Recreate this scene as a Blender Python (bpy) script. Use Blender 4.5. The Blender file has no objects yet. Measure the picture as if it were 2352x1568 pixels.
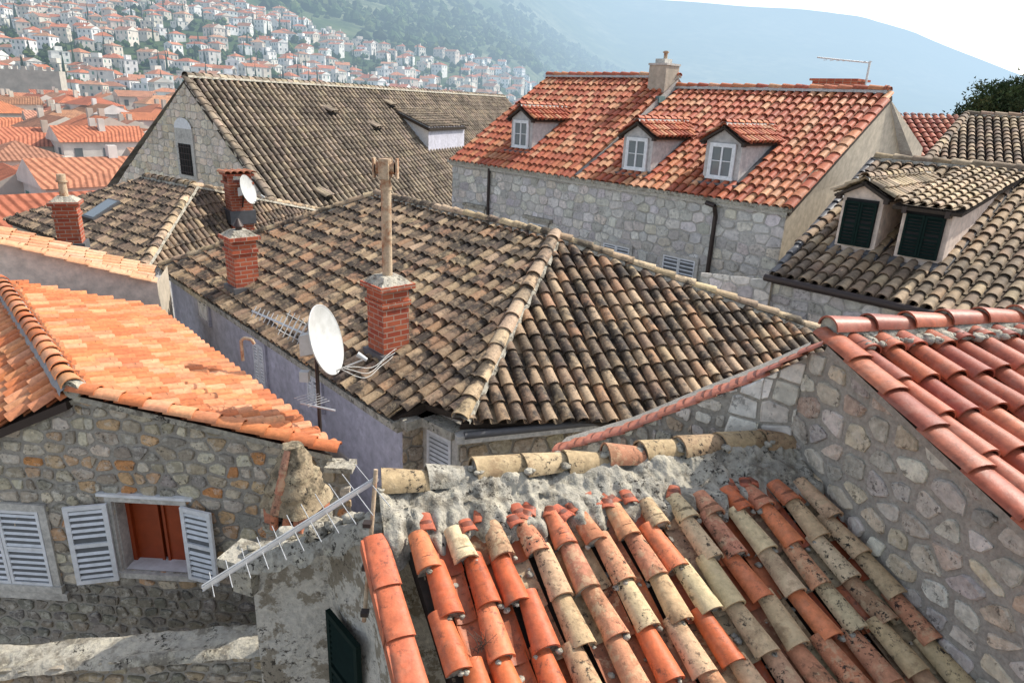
import bpy, math, random
from mathutils import Vector as V, noise as MN, Matrix
rnd=random.Random(7)
scn=bpy.context.scene
scn.view_settings.view_transform='Standard'; scn.view_settings.look='None'; scn.view_settings.exposure=0
UP=V((0,0,1))
# ------------------------------------------------------------ materials
def newmat(name):
    m=bpy.data.materials.new(name); m.use_nodes=True; nt=m.node_tree
    return m,nt,nt.nodes['Principled BSDF'],nt.nodes['Material Output']
def noise(nt,co,scale,detail=4,rough=.6):
    n=nt.nodes.new('ShaderNodeTexNoise'); n.inputs['Scale'].default_value=scale; n.inputs['Detail'].default_value=detail
    n.inputs['Roughness'].default_value=rough; nt.links.new(co,n.inputs['Vector']); return n.outputs['Fac']
def ramp(nt,f,a,b,ca=(0,0,0,1),cb=(1,1,1,1)):
    r=nt.nodes.new('ShaderNodeValToRGB'); r.color_ramp.elements[0].position=a; r.color_ramp.elements[1].position=b
    r.color_ramp.elements[0].color=ca; r.color_ramp.elements[1].color=cb; nt.links.new(f,r.inputs[0]); return r.outputs[0]
def mix(nt,f,a,b,mode='MIX'):
    m=nt.nodes.new('ShaderNodeMix'); m.data_type='RGBA'; m.blend_type=mode
    if isinstance(f,(int,float)): m.inputs[0].default_value=f
    else: nt.links.new(f,m.inputs[0])
    for i,x in ((6,a),(7,b)):
        if isinstance(x,tuple): m.inputs[i].default_value=x if len(x)==4 else x+(1,)
        else: nt.links.new(x,m.inputs[i])
    return m.outputs[2]
def mul(nt,a,b,op='MULTIPLY'):
    m=nt.nodes.new('ShaderNodeMath'); m.operation=op
    for i,x in ((0,a),(1,b)):
        if isinstance(x,(int,float)): m.inputs[i].default_value=x
        else: nt.links.new(x,m.inputs[i])
    return m.outputs[0]
def bump(nt,bs,h,strength,dist):
    b=nt.nodes.new('ShaderNodeBump'); b.inputs['Strength'].default_value=strength; b.inputs['Distance'].default_value=dist
    nt.links.new(h,b.inputs['Height']); nt.links.new(b.outputs[0],bs.inputs['Normal'])
def surf(name,base=None,rough=.8,stain=.5,staincol=(.05,.045,.04),s1=2.0,s2=22,th=(.5,.65),lich=0,lichcol=(.55,.5,.38),bstr=.5,bdist=.01,streak=False,spots=0,metal=0,spec=.35,var=0):
    """aged mineral surface; per-piece colour comes from the Col attribute unless base given"""
    m,nt,bs,out=newmat(name)
    tc=nt.nodes.new('ShaderNodeTexCoord').outputs['Object']
    if base is None:
        at=nt.nodes.new('ShaderNodeAttribute'); at.attribute_name='Col'; c=at.outputs['Color']
    else: c=mix(nt,0.0,base,base)
    n2=noise(nt,tc,s2,6,.65)
    c=mix(nt,1.0,c,ramp(nt,n2,.25,.75,(.66,.66,.66,1),(1.26,1.24,1.22,1)),'MULTIPLY')
    n5=noise(nt,tc,s1*.8+.3,3,.5)
    if stain>0:
        co=tc
        if streak:
            mp=nt.nodes.new('ShaderNodeMapping'); mp.inputs['Scale'].default_value=(1,1,.18); nt.links.new(tc,mp.inputs[0]); co=mp.outputs[0]
        n1=noise(nt,co,s1,7,.68)
        c=mix(nt,mul(nt,ramp(nt,n1,th[0],th[1]),stain),c,staincol)
    if lich>0:
        n3=noise(nt,tc,s2*.55,5,.7)
        c=mix(nt,mul(nt,ramp(nt,n3,.52,.60),lich),c,lichcol)
    if spots>0:
        n4=noise(nt,tc,s2*1.3,6,.75)
        k=mul(nt,mul(nt,ramp(nt,n4,.54,.60),spots),ramp(nt,n5,.42,.58))
        c=mix(nt,k,c,(.035,.03,.025))
    nt.links.new(c,bs.inputs['Base Color']); bs.inputs['Roughness'].default_value=rough
    bs.inputs['Metallic'].default_value=metal
    bs.inputs['Specular IOR Level'].default_value=spec
    bump(nt,bs,n2,bstr,bdist)
    return m
def plain(name,col,rough=.5,metal=0,spec=.5):
    m,nt,bs,out=newmat(name)
    tc=nt.nodes.new('ShaderNodeTexCoord').outputs['Object']
    n=noise(nt,tc,9,5)
    nt.links.new(mix(nt,1.0,col,ramp(nt,n,.3,.7,(.8,.8,.78,1),(1.06,1.06,1.06,1)),'MULTIPLY'),bs.inputs['Base Color'])
    bs.inputs['Roughness'].default_value=rough; bs.inputs['Metallic'].default_value=metal; bs.inputs['Specular IOR Level'].default_value=spec
    return m
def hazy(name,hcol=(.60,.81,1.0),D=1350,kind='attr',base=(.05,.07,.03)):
    """distant surface with aerial perspective that grows with world distance (denser towards the sun side)"""
    m,nt,bs,out=newmat(name)
    g=nt.nodes.new('ShaderNodeNewGeometry').outputs['Position']
    if kind=='attr':
        at=nt.nodes.new('ShaderNodeAttribute'); at.attribute_name='Col'; c=at.outputs['Color']
        c=mix(nt,1.0,c,ramp(nt,noise(nt,g,.5,4),.3,.7,(.8,.8,.8,1),(1.15,1.15,1.15,1)),'MULTIPLY')
    elif kind=='tile':
        at=nt.nodes.new('ShaderNodeAttribute'); at.attribute_name='Col'; c=at.outputs['Color']
        uv=nt.nodes.new('ShaderNodeUVMap').outputs[0]
        w=nt.nodes.new('ShaderNodeTexWave'); w.inputs['Scale'].default_value=.75; w.inputs['Distortion'].default_value=.6; w.inputs['Detail'].default_value=2
        nt.links.new(uv,w.inputs['Vector'])
        c=mix(nt,1.0,c,ramp(nt,w.outputs['Fac'],.1,.7,(.55,.5,.48,1),(1.1,1.1,1.1,1)),'MULTIPLY')
        c=mix(nt,1.0,c,ramp(nt,noise(nt,g,1.4,6,.7),.3,.7,(.55,.54,.55,1),(1.25,1.2,1.15,1)),'MULTIPLY')
    else:
        n=noise(nt,g,.03,9,.74); n2=noise(nt,g,.005,6,.62)
        c=mix(nt,ramp(nt,n,.42,.60),base,(.18,.19,.11))
        c=mix(nt,ramp(nt,n2,.36,.56),c,mix(nt,ramp(nt,n,.4,.6),(.03,.055,.02),(.065,.095,.03)))
    nt.links.new(c,bs.inputs['Base Color']); bs.inputs['Roughness'].default_value=.9
    bs.inputs['Specular IOR Level'].default_value=.1
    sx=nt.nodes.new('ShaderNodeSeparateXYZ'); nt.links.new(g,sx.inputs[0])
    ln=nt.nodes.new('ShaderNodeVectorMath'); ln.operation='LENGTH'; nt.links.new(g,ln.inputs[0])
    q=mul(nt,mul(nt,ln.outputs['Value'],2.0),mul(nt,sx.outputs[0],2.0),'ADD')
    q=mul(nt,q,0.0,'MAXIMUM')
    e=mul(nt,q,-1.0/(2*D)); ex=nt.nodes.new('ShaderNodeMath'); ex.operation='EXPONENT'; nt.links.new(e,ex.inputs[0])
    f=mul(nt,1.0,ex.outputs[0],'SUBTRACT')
    em=nt.nodes.new('ShaderNodeEmission'); em.inputs[0].default_value=hcol+(1,); em.inputs[1].default_value=1.0  # haze painted into the material as blue emission, no air volume
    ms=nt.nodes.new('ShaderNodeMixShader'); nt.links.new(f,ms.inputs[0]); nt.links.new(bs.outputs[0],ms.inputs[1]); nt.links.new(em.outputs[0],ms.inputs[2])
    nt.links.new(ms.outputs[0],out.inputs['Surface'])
    return m
def brickmat(name):
    m,nt,bs,out=newmat(name)
    uv=nt.nodes.new('ShaderNodeUVMap').outputs[0]
    b=nt.nodes.new('ShaderNodeTexBrick'); nt.links.new(uv,b.inputs['Vector'])
    b.inputs['Color1'].default_value=(.30,.05,.022,1); b.inputs['Color2'].default_value=(.44,.11,.045,1); b.inputs['Mortar'].default_value=(.38,.27,.20,1)
    b.inputs['Scale'].default_value=1; b.inputs['Brick Width'].default_value=.23; b.inputs['Row Height'].default_value=.08; b.inputs['Mortar Size'].default_value=.008
    tc=nt.nodes.new('ShaderNodeTexCoord').outputs['Object']
    n=noise(nt,tc,7,6,.7)
    c=mix(nt,mul(nt,ramp(nt,n,.52,.7),.6),b.outputs[0],(.12,.05,.035))
    nt.links.new(c,bs.inputs['Base Color']); bs.inputs['Roughness'].default_value=.85
    bump(nt,bs,b.outputs['Fac'],-.8,.012)
    return m
M={}
M['old']=surf('weathered_tile',stain=.88,s1=2.3,s2=26,th=(.47,.56),staincol=(.026,.020,.016),lich=.25,lichcol=(.46,.36,.23),spots=.6,rough=.72)
M['old2']=surf('grey_tile',stain=.65,s1=1.0,s2=12,th=(.47,.60),staincol=(.055,.043,.032),lich=.2,lichcol=(.40,.33,.22),rough=.8)
M['fore']=surf('lichen_tile',stain=.5,s1=3.6,s2=20,th=(.54,.60),staincol=(.22,.13,.07),lich=.45,lichcol=(.62,.48,.29),spots=1.0,rough=.8,bstr=.8,spec=.2)
M['foren']=surf('orange_tile',stain=.4,s1=4,s2=18,th=(.56,.63),staincol=(.24,.11,.065),lich=.10,lichcol=(.58,.36,.24),spots=.6,rough=.5,bstr=.35)
M['new']=surf('new_tile',stain=.25,s1=3,s2=20,th=(.5,.7),staincol=(.35,.12,.05),rough=.6,bstr=.25,spec=.25)
M['glz']=surf('red_tile',stain=.45,s1=3,s2=14,th=(.5,.7),staincol=(.17,.05,.03),rough=.45,bstr=.3,lich=.08,spots=.3)
M['red']=surf('house_tile',stain=.45,s1=3,s2=16,th=(.48,.66),staincol=(.14,.055,.03),rough=.6,bstr=.3,spec=.25)
M['under']=surf('roof_bed',base=(.055,.042,.032),rough=.95,stain=.3,s1=6)  # bed coloured dark to stand in for shadow between cover tiles
M['stone']=surf('rubble_stone',stain=.4,s1=7,s2=18,th=(.53,.64),staincol=(.17,.15,.12),lich=.4,lichcol=(.72,.68,.59),spots=.7,rough=.95,bstr=1,bdist=.02,spec=.2)
M['lime']=surf('limestone',stain=.4,s1=1.6,s2=10,th=(.52,.68),staincol=(.26,.24,.21),lich=.2,lichcol=(.72,.70,.64),spots=.5,rough=.95,bstr=.8,bdist=.02,spec=.2)
M['mortar']=surf('mortar',base=(.38,.355,.31),rough=.95,stain=.4,s1=2.5,s2=30,bstr=1,bdist=.015,staincol=(.2,.18,.15),spec=.2)
M['mortarL']=surf('light_mortar',base=(.50,.485,.45),rough=.95,stain=.45,s1=1.2,s2=20,bstr=.8,staincol=(.25,.235,.2),spec=.2)
M['cement']=surf('aged_cement',base=(.42,.395,.33),rough=.95,stain=.7,s1=4.5,s2=16,th=(.50,.60),staincol=(.14,.118,.085),lich=.5,lichcol=(.62,.57,.44),spots=1.0,bstr=1,bdist=.03,spec=.2)
M['tent']=surf('mossy_stone_tile',base=(.34,.27,.18),rough=.95,stain=.8,s1=6,s2=18,th=(.48,.58),staincol=(.10,.085,.06),lich=.6,lichcol=(.50,.42,.28),spots=1.0,bstr=1,bdist=.03,spec=.2)
M['peel']=surf('peeling_plaster',base=(.62,.59,.52),rough=.95,stain=.85,s1=4,s2=18,th=(.52,.56),staincol=(.26,.22,.16),spots=.9,bstr=1,bdist=.03,spec=.2)
M['plaster']=surf('blue_grey_plaster',base=(.50,.50,.57),rough=.9,stain=.55,s1=1.3,s2=7,th=(.45,.7),staincol=(.32,.31,.33),streak=True,bstr=.3,spots=.2)
M['dplaster']=surf('dormer_plaster',base=(.54,.52,.50),rough=.9,stain=.5,s1=2,s2=9,th=(.45,.7),staincol=(.35,.33,.31),streak=True,bstr=.3)
M['cream']=surf('cream_plaster',base=(.76,.63,.53),rough=.9,stain=.35,s1=1.6,s2=7,th=(.5,.75),staincol=(.5,.38,.3),streak=True,bstr=.2)
M['beige']=surf('beige_render',base=(.49,.43,.34),rough=.92,stain=.5,s1=1.0,s2=6,th=(.45,.7),staincol=(.3,.27,.22),bstr=.4,streak=True)
M['white']=plain('white_paint',(.78,.79,.80),.45)
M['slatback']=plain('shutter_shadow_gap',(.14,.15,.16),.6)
M['trim']=surf('pale_stone_trim',base=(.56,.54,.49),stain=.5,s1=4,s2=20,rough=.9,staincol=(.2,.19,.17))
M['green']=plain('dark_green_paint',(.006,.018,.015),.8,0,.15)
M['wood']=plain('red_brown_wood',(.34,.055,.012),.4)
M['dark']=plain('dark_interior',(.01,.01,.01),.8)
M['iron']=plain('dark_iron',(.05,.035,.03),.5,.3)
M['rust']=surf('rusty_pipe',base=(.52,.40,.27),stain=.85,s1=5,s2=30,th=(.47,.6),staincol=(.30,.12,.05),rough=.75)
M['alu']=plain('aluminium',(.62,.62,.61),.4,.35)
M['dish']=plain('dish_enamel',(.56,.56,.54),.45)
M['cable']=plain('white_cable',(.6,.6,.58),.6)
M['brick']=brickmat('chimney_brick')
m,nt,bs,_=newmat('window_glass'); bs.inputs['Base Color'].default_value=(.16,.19,.20,1); bs.inputs['Roughness'].default_value=.06; bs.inputs['Specular IOR Level'].default_value=.9
M['glass']=m
M['lead']=plain('lead_flashing',(.12,.12,.125),.6,.2)
M['teal']=plain('copper_flashing',(.16,.26,.25),.6)
M['bark']=surf('bark',base=(.10,.07,.05),stain=.4)
# ------------------------------------------------------------ mesh builder
class MB:
    def __init__(s): s.v=[];s.f=[];s.c=[];s.m=[];s.uv=[];s.s=[];s.mats=[]
    def mi(s,k):
        if k not in s.mats: s.mats.append(k)
        return s.mats.index(k)
    def face(s,pts,mat,col=(.5,.5,.5),uv=None,smooth=False):
        b=len(s.v); s.v+=[tuple(p) for p in pts]; s.fi(range(b,b+len(pts)),mat,col,uv,smooth)
    def fi(s,idx,mat,col=(.5,.5,.5),uv=None,smooth=False):
        idx=list(idx); s.f.append(idx); s.c.append(col); s.m.append(s.mi(mat)); s.uv.append(uv or [(0,0)]*len(idx)); s.s.append(smooth)
    def grid(s,rows,mat,col,smooth=True,close=False):
        b=len(s.v); n=len(rows[0])
        for r in rows: s.v+=[tuple(p) for p in r]
        for i in range(len(rows)-1):
            for j in range(n-1 if not close else n):
                k=(j+1)%n
                s.fi((b+i*n+j,b+i*n+k,b+(i+1)*n+k,b+(i+1)*n+j),mat,col,None,smooth)
    def box(s,c,ax,ay,az,sx,sy,sz,mat,col=(.5,.5,.5),tp=1.0):
        """c centre of base; sx,sy full sizes; sz height along az; tp taper of the top"""
        c=V(c);P=[]
        for k in (0,1):
            t=1 if k==0 else tp
            for i,j in ((-1,-1),(1,-1),(1,1),(-1,1)): P.append(c+ax*(i*sx/2*t)+ay*(j*sy/2*t)+az*(k*sz))
        for q,w,h in (((0,1,5,4),sx,sz),((1,2,6,5),sy,sz),((2,3,7,6),sx,sz),((3,0,4,7),sy,sz),((3,2,1,0),sx,sy),((4,5,6,7),sx,sy)):
            o=(P[q[0]].x+P[q[0]].y)*3.1
            s.face([P[i] for i in q],mat,col,[(o,c.z),(o+w,c.z),(o+w,c.z+h),(o,c.z+h)])
    def blob(s,c,r,mat,col=(.5,.5,.5),flat=.6,st=None):
        """irregular lump of mortar"""
        c=V(c); o=V((rnd.uniform(0,9),rnd.uniform(0,9),rnd.uniform(0,9))); st=st or (1,1); rows=[]
        for j in range(1,6):
            a=math.pi*j/6; rows.append([])
            for i in range(8):
                t=2*math.pi*i/8; d=V((math.sin(a)*math.cos(t),math.sin(a)*math.sin(t),math.cos(a)))
                k=r*(1+.55*MN.noise(d*1.3+o)); rows[-1].append(c+V((d.x*k*st[0],d.y*k*st[1],d.z*k*flat)))
        s.grid(rows,mat,col,True,True); s.face(rows[0],mat,col,None,True)
    def cyl(s,a,b,r,mat,col=(.5,.5,.5),seg=10,r2=None,cap=True):
        a=V(a);b=V(b);d=(b-a).normalized(); x=d.cross(V((.3,.2,.93)))
        if x.length<.05: x=d.cross(V((1,0,0)))
        x.normalize(); y=d.cross(x); r2=r if r2 is None else r2
        R=[[a+(x*math.cos(t)+y*math.sin(t))*r for t in [i*2*math.pi/seg for i in range(seg)]],
           [b+(x*math.cos(t)+y*math.sin(t))*r2 for t in [i*2*math.pi/seg for i in range(seg)]]]
        s.grid(R,mat,col,True,True)
        if cap: s.face(R[0][::-1],mat,col); s.face(R[1],mat,col)
    def path(s,pts,r,mat,seg=6):
        for a,b in zip(pts[:-1],pts[1:]): s.cyl(a,b,r,mat,seg=seg)
    def build(s,name,parent=None):
        me=bpy.data.meshes.new(name); me.from_pydata(s.v,[],s.f)
        for k in s.mats: me.materials.append(M[k])
        me.polygons.foreach_set('material_index',s.m); me.polygons.foreach_set('use_smooth',s.s)
        ca=me.color_attributes.new('Col','FLOAT_COLOR','CORNER'); cc=[]
        ul=me.uv_layers.new(name='UVMap'); uu=[]
        for f,c,u in zip(s.f,s.c,s.uv):
            cc+=[c[0],c[1],c[2],1.0]*len(f)
            for q in u: uu+=[q[0],q[1]]
        ca.data.foreach_set('color',cc); ul.data.foreach_set('uv',uu); me.update()
        o=bpy.data.objects.new(name,me); bpy.context.collection.objects.link(o)
        if parent: o.parent=parent
        return o
def empty(name):
    o=bpy.data.objects.new(name,None); bpy.context.collection.objects.link(o); return o
def jit(c,a=.12):
    k=1+rnd.uniform(-a,a); return (c[0]*k,c[1]*k*(1+rnd.uniform(-a,a)*.3),c[2]*k*(1+rnd.uniform(-a,a)*.4))
# ------------------------------------------------------------ tiles
def tile(mb,O,al,ac,n,L,r0,r1,mat,col,seg=6,hr=.8,lift=.03,th=.014,flip=False,plug=None):
    sg=-1 if flip else 1
    def ring(c,r): return [c+ac*(r*math.cos(math.pi*i/seg))+n*(sg*r*hr*math.sin(math.pi*i/seg)) for i in range(seg+1)]
    a=O+n*lift; b=O+al*L
    R=[ring(a,r0),ring((a+b)/2,(r0+r1)/2),ring(b,r1)]
    mb.grid(R,mat,col)
    if not flip:
        inn=ring(a-n*.002,r0-th); inn2=ring(a+al*.08,r0-th)
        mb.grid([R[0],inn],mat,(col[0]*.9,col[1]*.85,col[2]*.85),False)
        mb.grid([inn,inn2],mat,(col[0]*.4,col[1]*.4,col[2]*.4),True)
        if plug:
            q=ring(a+al*(.012+.02*rnd.random()),r0-th*.9); low=[q[0]-n*(lift+.03),q[-1]-n*(lift+.03)]
            mb.face(q+[low[1],low[0]],plug)
def cols_on(poly,a):
    ts=[]
    for (a0,t0),(a1,t1) in zip(poly,poly[1:]+poly[:1]):
        if (a0-a)*(a1-a)<0: ts.append(t0+(t1-t0)*(a-a0)/(a1-a0))
    return (min(ts),max(ts)) if len(ts)>=2 else None
def plane_z(P0,n,x,y): return P0.z-((x-P0.x)*n.x+(y-P0.y)*n.y)/n.z
def tile_roof(mb,P0,down,acr,xy,sp=.21,E=.3,r=.085,pal=((.3,.2,.1),),mat='old',seg=6,pans=True,jt=.012,thick=.12,holes=(),colf=None,hr=.8,lift=.03,bed='under',plug=None,pc=.8,smear=0,minL=.07):
    P0=V(P0); al=-V(down).normalized(); acr=V(acr); ac=(acr-al*acr.dot(al)).normalized(); n=ac.cross(al)
    if n.z<0: n=-n
    P3=[V((x,y,plane_z(P0,n,x,y))) for x,y in xy]
    po=[((p-P0).dot(ac),(p-P0).dot(al)) for p in P3]
    drop=r*.75
    low=[p-n*drop for p in P3]; lo2=[p-n*(drop+thick) for p in P3]
    mb.face(low,'under'); mb.face(lo2[::-1],bed)
    for i in range(len(P3)):
        j=(i+1)%len(P3); mb.face([low[i],lo2[i],lo2[j],low[j]],bed)
    amin=min(p[0] for p in po); amax=max(p[0] for p in po)
    a=amin+sp/2
    while a<amax:
        for kind in (0,1):
            aa=a+(sp/2 if kind else 0)
            if kind and not pans: continue
            iv=cols_on(po,aa)
            if not iv: continue
            t0,t1=iv
            t=t0-.04+rnd.uniform(-.015,.015)
            while t<t1-.04:
                L=min(E+.06,t1-t+.02)
                if L>minL:
                    O=P0+ac*(aa+rnd.uniform(-jt,jt))+al*(t)
                    if not any(h(O+al*.12) for h in holes):
                        m_=mat; c=colf(O,aa) if colf else rnd.choice(pal)
                        if isinstance(c[0],tuple): c,m_=c
                        c=jit(c)
                        al2=(al+ac*rnd.uniform(-jt,jt)*1.5+n*rnd.uniform(-jt,jt)).normalized()
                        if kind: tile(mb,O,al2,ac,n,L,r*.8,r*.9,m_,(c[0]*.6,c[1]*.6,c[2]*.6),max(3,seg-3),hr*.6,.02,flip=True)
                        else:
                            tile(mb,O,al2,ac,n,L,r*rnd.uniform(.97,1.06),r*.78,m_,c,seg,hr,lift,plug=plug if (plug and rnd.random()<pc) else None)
                            if smear and rnd.random()<smear:
                                for _ in range(rnd.choice((1,2))):
                                    th=rnd.uniform(.1,.9)*math.pi; mb.blob(O-al*.012+ac*(r*math.cos(th))+n*(r*hr*math.sin(th)*.85),rnd.uniform(.012,.026),'cement',flat=.7)
                t+=E*rnd.uniform(.98,1.02)
        a+=sp
    return P3,n
def cap_line(mb,A,B,r=.12,L=.36,pal=((.3,.2,.1),),mat='old',seg=7,mort='cement',n=None,jt=.02,plug=None):
    A=V(A);B=V(B); d=(B-A); ln=d.length; d.normalize()
    if A.z>B.z+.05: A,B=B,A; d=-d
    ac=d.cross(UP).normalized(); nn=ac.cross(d)
    if nn.z<0: nn=-nn
    if mort:
        rows=[]
        for i in range(int(ln/.12)+2):
            c=A+d*min(i*.12,ln); q=[]
            for j in range(7):
                t=math.pi*j/6; w=1.12+.18*MN.noise(c*5+V((j,0,0)))
                q.append(c+ac*(r*w*1.05*math.cos(t))+nn*(r*.8*w*math.sin(t)-.07))
            rows.append(q)
        mb.grid(rows,mort,(.3,.3,.3))
    t=0
    while t<ln-.08:
        c=jit(rnd.choice(pal),.18)
        al=(d+ac*rnd.uniform(-jt,jt)+nn*rnd.uniform(-jt,jt)).normalized()
        tile(mb,A+d*t+nn*(-.01),al,ac,nn,min(L+.05,ln-t+.05),r*1.04,r*.86,mat,c,seg,.85,.025,plug=plug)
        t+=L*rnd.uniform(.96,1.04)
# ------------------------------------------------------------ polygons / stones
def clip(poly,nx,ny,d):
    out=[]
    for i in range(len(poly)):
        p=poly[i];q=poly[(i+1)%len(poly)]
        a=p[0]*nx+p[1]*ny-d; b=q[0]*nx+q[1]*ny-d
        if a<=0: out.append(p)
        if a*b<0:
            k=a/(a-b); out.append((p[0]+(q[0]-p[0])*k,p[1]+(q[1]-p[1])*k))
    return out
def area(p): return sum(p[i][0]*p[(i+1)%len(p)][1]-p[(i+1)%len(p)][0]*p[i][1] for i in range(len(p)))/2
def ccw(p): return p if area(p)>0 else p[::-1]
def clip_convex(p,c):
    c=ccw(c)
    for i in range(len(c)):
        a=c[i];b=c[(i+1)%len(c)]; nx,ny=(b[1]-a[1]),-(b[0]-a[0]); l=math.hypot(nx,ny)
        if l<1e-6: continue
        nx/=l;ny/=l; p=clip(p,nx,ny,a[0]*nx+a[1]*ny)
        if len(p)<3: return []
    return p
def stone_wall(mb,O,ux,n,polys,w,h,pal,mortar=.025,depth=.03,mat='stone',bed='mortar',holes=(),jx=.33,jy=.2,colf=None,uz=UP,rc=.13):
    O=V(O)
    W=lambda p,d: O+ux*p[0]+uz*p[1]+n*d
    for pc in polys:
        pcs=[ccw(pc)]
        for (x0,y0,x1,y1) in holes:
            nw=[]
            for q in pcs:
                for part in (clip(q,1,0,x0),clip(q,-1,0,-x1)):
                    if len(part)>2: nw.append(part)
                mid=clip(clip(q,-1,0,-x0),1,0,x1) if q else []
                if len(mid)>2:
                    for part in (clip(mid,0,1,y0),clip(mid,0,-1,-y1)):
                        if len(part)>2: nw.append(part)
            pcs=nw
        for q in pcs:
            if abs(area(q))>1e-4: mb.face([W(p,0) for p in q],bed)
    xs=[p[0] for pc in polys for p in pc]; ys=[p[1] for pc in polys for p in pc]
    x0,x1,y0,y1=min(xs)-w,max(xs)+w,min(ys)-h,max(ys)+h
    nx=int((x1-x0)/w/.7)+4; S={}
    y=y0; j=0
    while y<y1+h:
        hh_=h*rnd.uniform(.78,1.22); x=x0-rnd.random()*w
        for i in range(nx):
            S[(i,j)]=(x, y+rnd.uniform(-jy,jy)*h); x+=w*rnd.uniform(1-jx*1.3,1+jx*1.3)
        y+=hh_; j+=1
    k=h/w; rowsx={}
    for (i,j),s in S.items(): rowsx.setdefault(j,[]).append(s)
    for j0_,row in rowsx.items():
        for s in row:
            if s[0]>x1+w: continue
            nb=[q for jj in range(j0_-2,j0_+3) for q in rowsx.get(jj,()) if q is not s and abs(q[0]-s[0])<2.6*w]
            c=[(s[0]-1.4*w,s[1]-1.4*h),(s[0]+1.4*w,s[1]-1.4*h),(s[0]+1.4*w,s[1]+1.4*h),(s[0]-1.4*w,s[1]+1.4*h)]
            mo=mortar*rnd.uniform(.7,1.5)
            for q in nb:
                ax=(q[0]-s[0])*k; ay=(q[1]-s[1]); mx=(q[0]+s[0])/2; my=(q[1]+s[1])/2
                nx_,ny_=ax*k,ay; l=math.hypot(nx_,ny_)
                if l<1e-6: continue
                nx_/=l;ny_/=l
                c=clip(c,nx_,ny_,mx*nx_+my*ny_-mo/2)
                if len(c)<3: break
            if len(c)<3: continue
            for pc in polys:
                cc=clip_convex(c,pc)
                if len(cc)<3: continue
                gx=sum(p[0] for p in cc)/len(cc); gy=sum(p[1] for p in cc)/len(cc); bad=False
                for (hx0,hy0,hx1,hy1) in holes:
                    if hx0<gx<hx1 and hy0<gy<hy1: bad=True;break
                    ds=[(hx0-gx,(1,0,hx0)),(gx-hx1,(-1,0,-hx1)),(hy0-gy,(0,1,hy0)),(gy-hy1,(0,-1,-hy1))]
                    if max(p[0] for p in cc)>hx0 and min(p[0] for p in cc)<hx1 and max(p[1] for p in cc)>hy0 and min(p[1] for p in cc)<hy1:
                        cc=clip(cc,*max(ds)[1])
                if bad or len(cc)<3 or abs(area(cc))<.0012: continue
                r=[]
                for a in range(len(cc)):
                    p,q=cc[a],cc[(a+1)%len(cc)]
                    if math.hypot(p[0]-q[0],p[1]-q[1])<.006: continue
                    for f in (rc,.5,1-rc):
                        r.append((p[0]*(1-f)+q[0]*f+rnd.uniform(-.004,.004),p[1]*(1-f)+q[1]*f+rnd.uniform(-.004,.004)))
                if len(r)<5: continue
                gx=sum(p[0] for p in r)/len(r); gy=sum(p[1] for p in r)/len(r)
                col=jit(colf(gx,gy) if colf else rnd.choice(pal),.14)
                dp=depth*rnd.uniform(.5,1.3); tx,ty=rnd.uniform(-.08,.08),rnd.uniform(-.08,.08)
                R0=[W(p,-.005) for p in r]
                R1=[W((gx+(p[0]-gx)*.985,gy+(p[1]-gy)*.985),dp*.6) for p in r]
                R2=[W((gx+(p[0]-gx)*.88,gy+(p[1]-gy)*.88),dp+tx*(p[0]-gx)+ty*(p[1]-gy)+rnd.uniform(-.004,.004)) for p in r]
                mb.grid([R0,R1,R2],mat,col,False,True)
                mb.face(R2,mat,col)
def flat_wall(mb,pts,mat,th=.2,n=None):
    pts=[V(p) for p in pts]; mb.face(pts,mat)
    if n is not None:
        q=[p-n*th for p in pts]; mb.face(q[::-1],mat)
        for i in range(len(pts)):
            j=(i+1)%len(pts); mb.face([pts[i],q[i],q[j],pts[j]],mat)
def shutter(mb,c,ux,n,w,h,mat='white',slats=10,frame=.05,t=.03):
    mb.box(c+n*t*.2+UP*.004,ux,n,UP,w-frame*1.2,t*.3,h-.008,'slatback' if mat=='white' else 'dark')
    for s in (-1,1): mb.box(c+ux*(s*(w/2-frame/2))+n*t*.5,ux,n,UP,frame,t,h,mat)
    for z in (0,h/2-frame/2,h-frame): mb.box(c+UP*z+n*(t*.5+.001),ux,n,UP,w-2*frame,t,frame,mat)
    st=(h-2*frame)/slats
    for i in range(slats):
        z=frame+st*(i+.35)
        if abs(z+st*.15-h/2)<frame*.8: continue
        b=(UP*.75-n*.66).normalized(); a=ux.cross(b)
        mb.box(c+UP*z+n*t*.95,ux,a,b,w-2*frame,.006,min(st*.85,.06),mat)
def framed(mb,c,ux,n,w,h,mat='trim',t=.09,d=.04):
    for s in (-1,1): mb.box(c+ux*(s*(w/2+t/2))+n*d/2,ux,n,UP,t,d,h,mat)
    mb.box(c+UP*h+n*d/2,ux,n,UP,w+2*t,d+.006,t,mat)
    mb.box(c-UP*t+n*(d/2+.01),ux,n,UP,w+2*t+.04,d+.03,t,mat)
def closed_window(mb,c,ux,n,w,h,mat='white',trim='trim',slats=10):
    framed(mb,c,ux,n,w,h,trim)
    for s in (-1,1): shutter(mb,c+ux*(s*w/4)+n*.015,ux,n,w/2-.01,h,mat,slats,.035)
def glazed(mb,c,ux,n,w,h,fr='white',bars=True,d=.04):
    mb.box(c+n*.004,ux,n,UP,w,.012,h,'glass')
    for s in (-1,0,1): mb.box(c+ux*(s*(w/2-.02))+n*d/2,ux,n,UP,.045,d,h,fr)
    for z in (0,h-.045): mb.box(c+UP*z+n*(d/2+.002),ux,n,UP,w-.08,d,.045,fr)
    if bars: mb.box(c+UP*h*.5+n*(d/2+.002),ux,n,UP,w-.1,d*.7,.02,fr)
def xyu(a,b):
    d=V((b[0]-a[0],b[1]-a[1],0)); L=d.length; return d/L,L
def wallpt(p,q):
    u,l=xyu(p,q); return u,l,V((u.y,-u.x,0))
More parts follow.
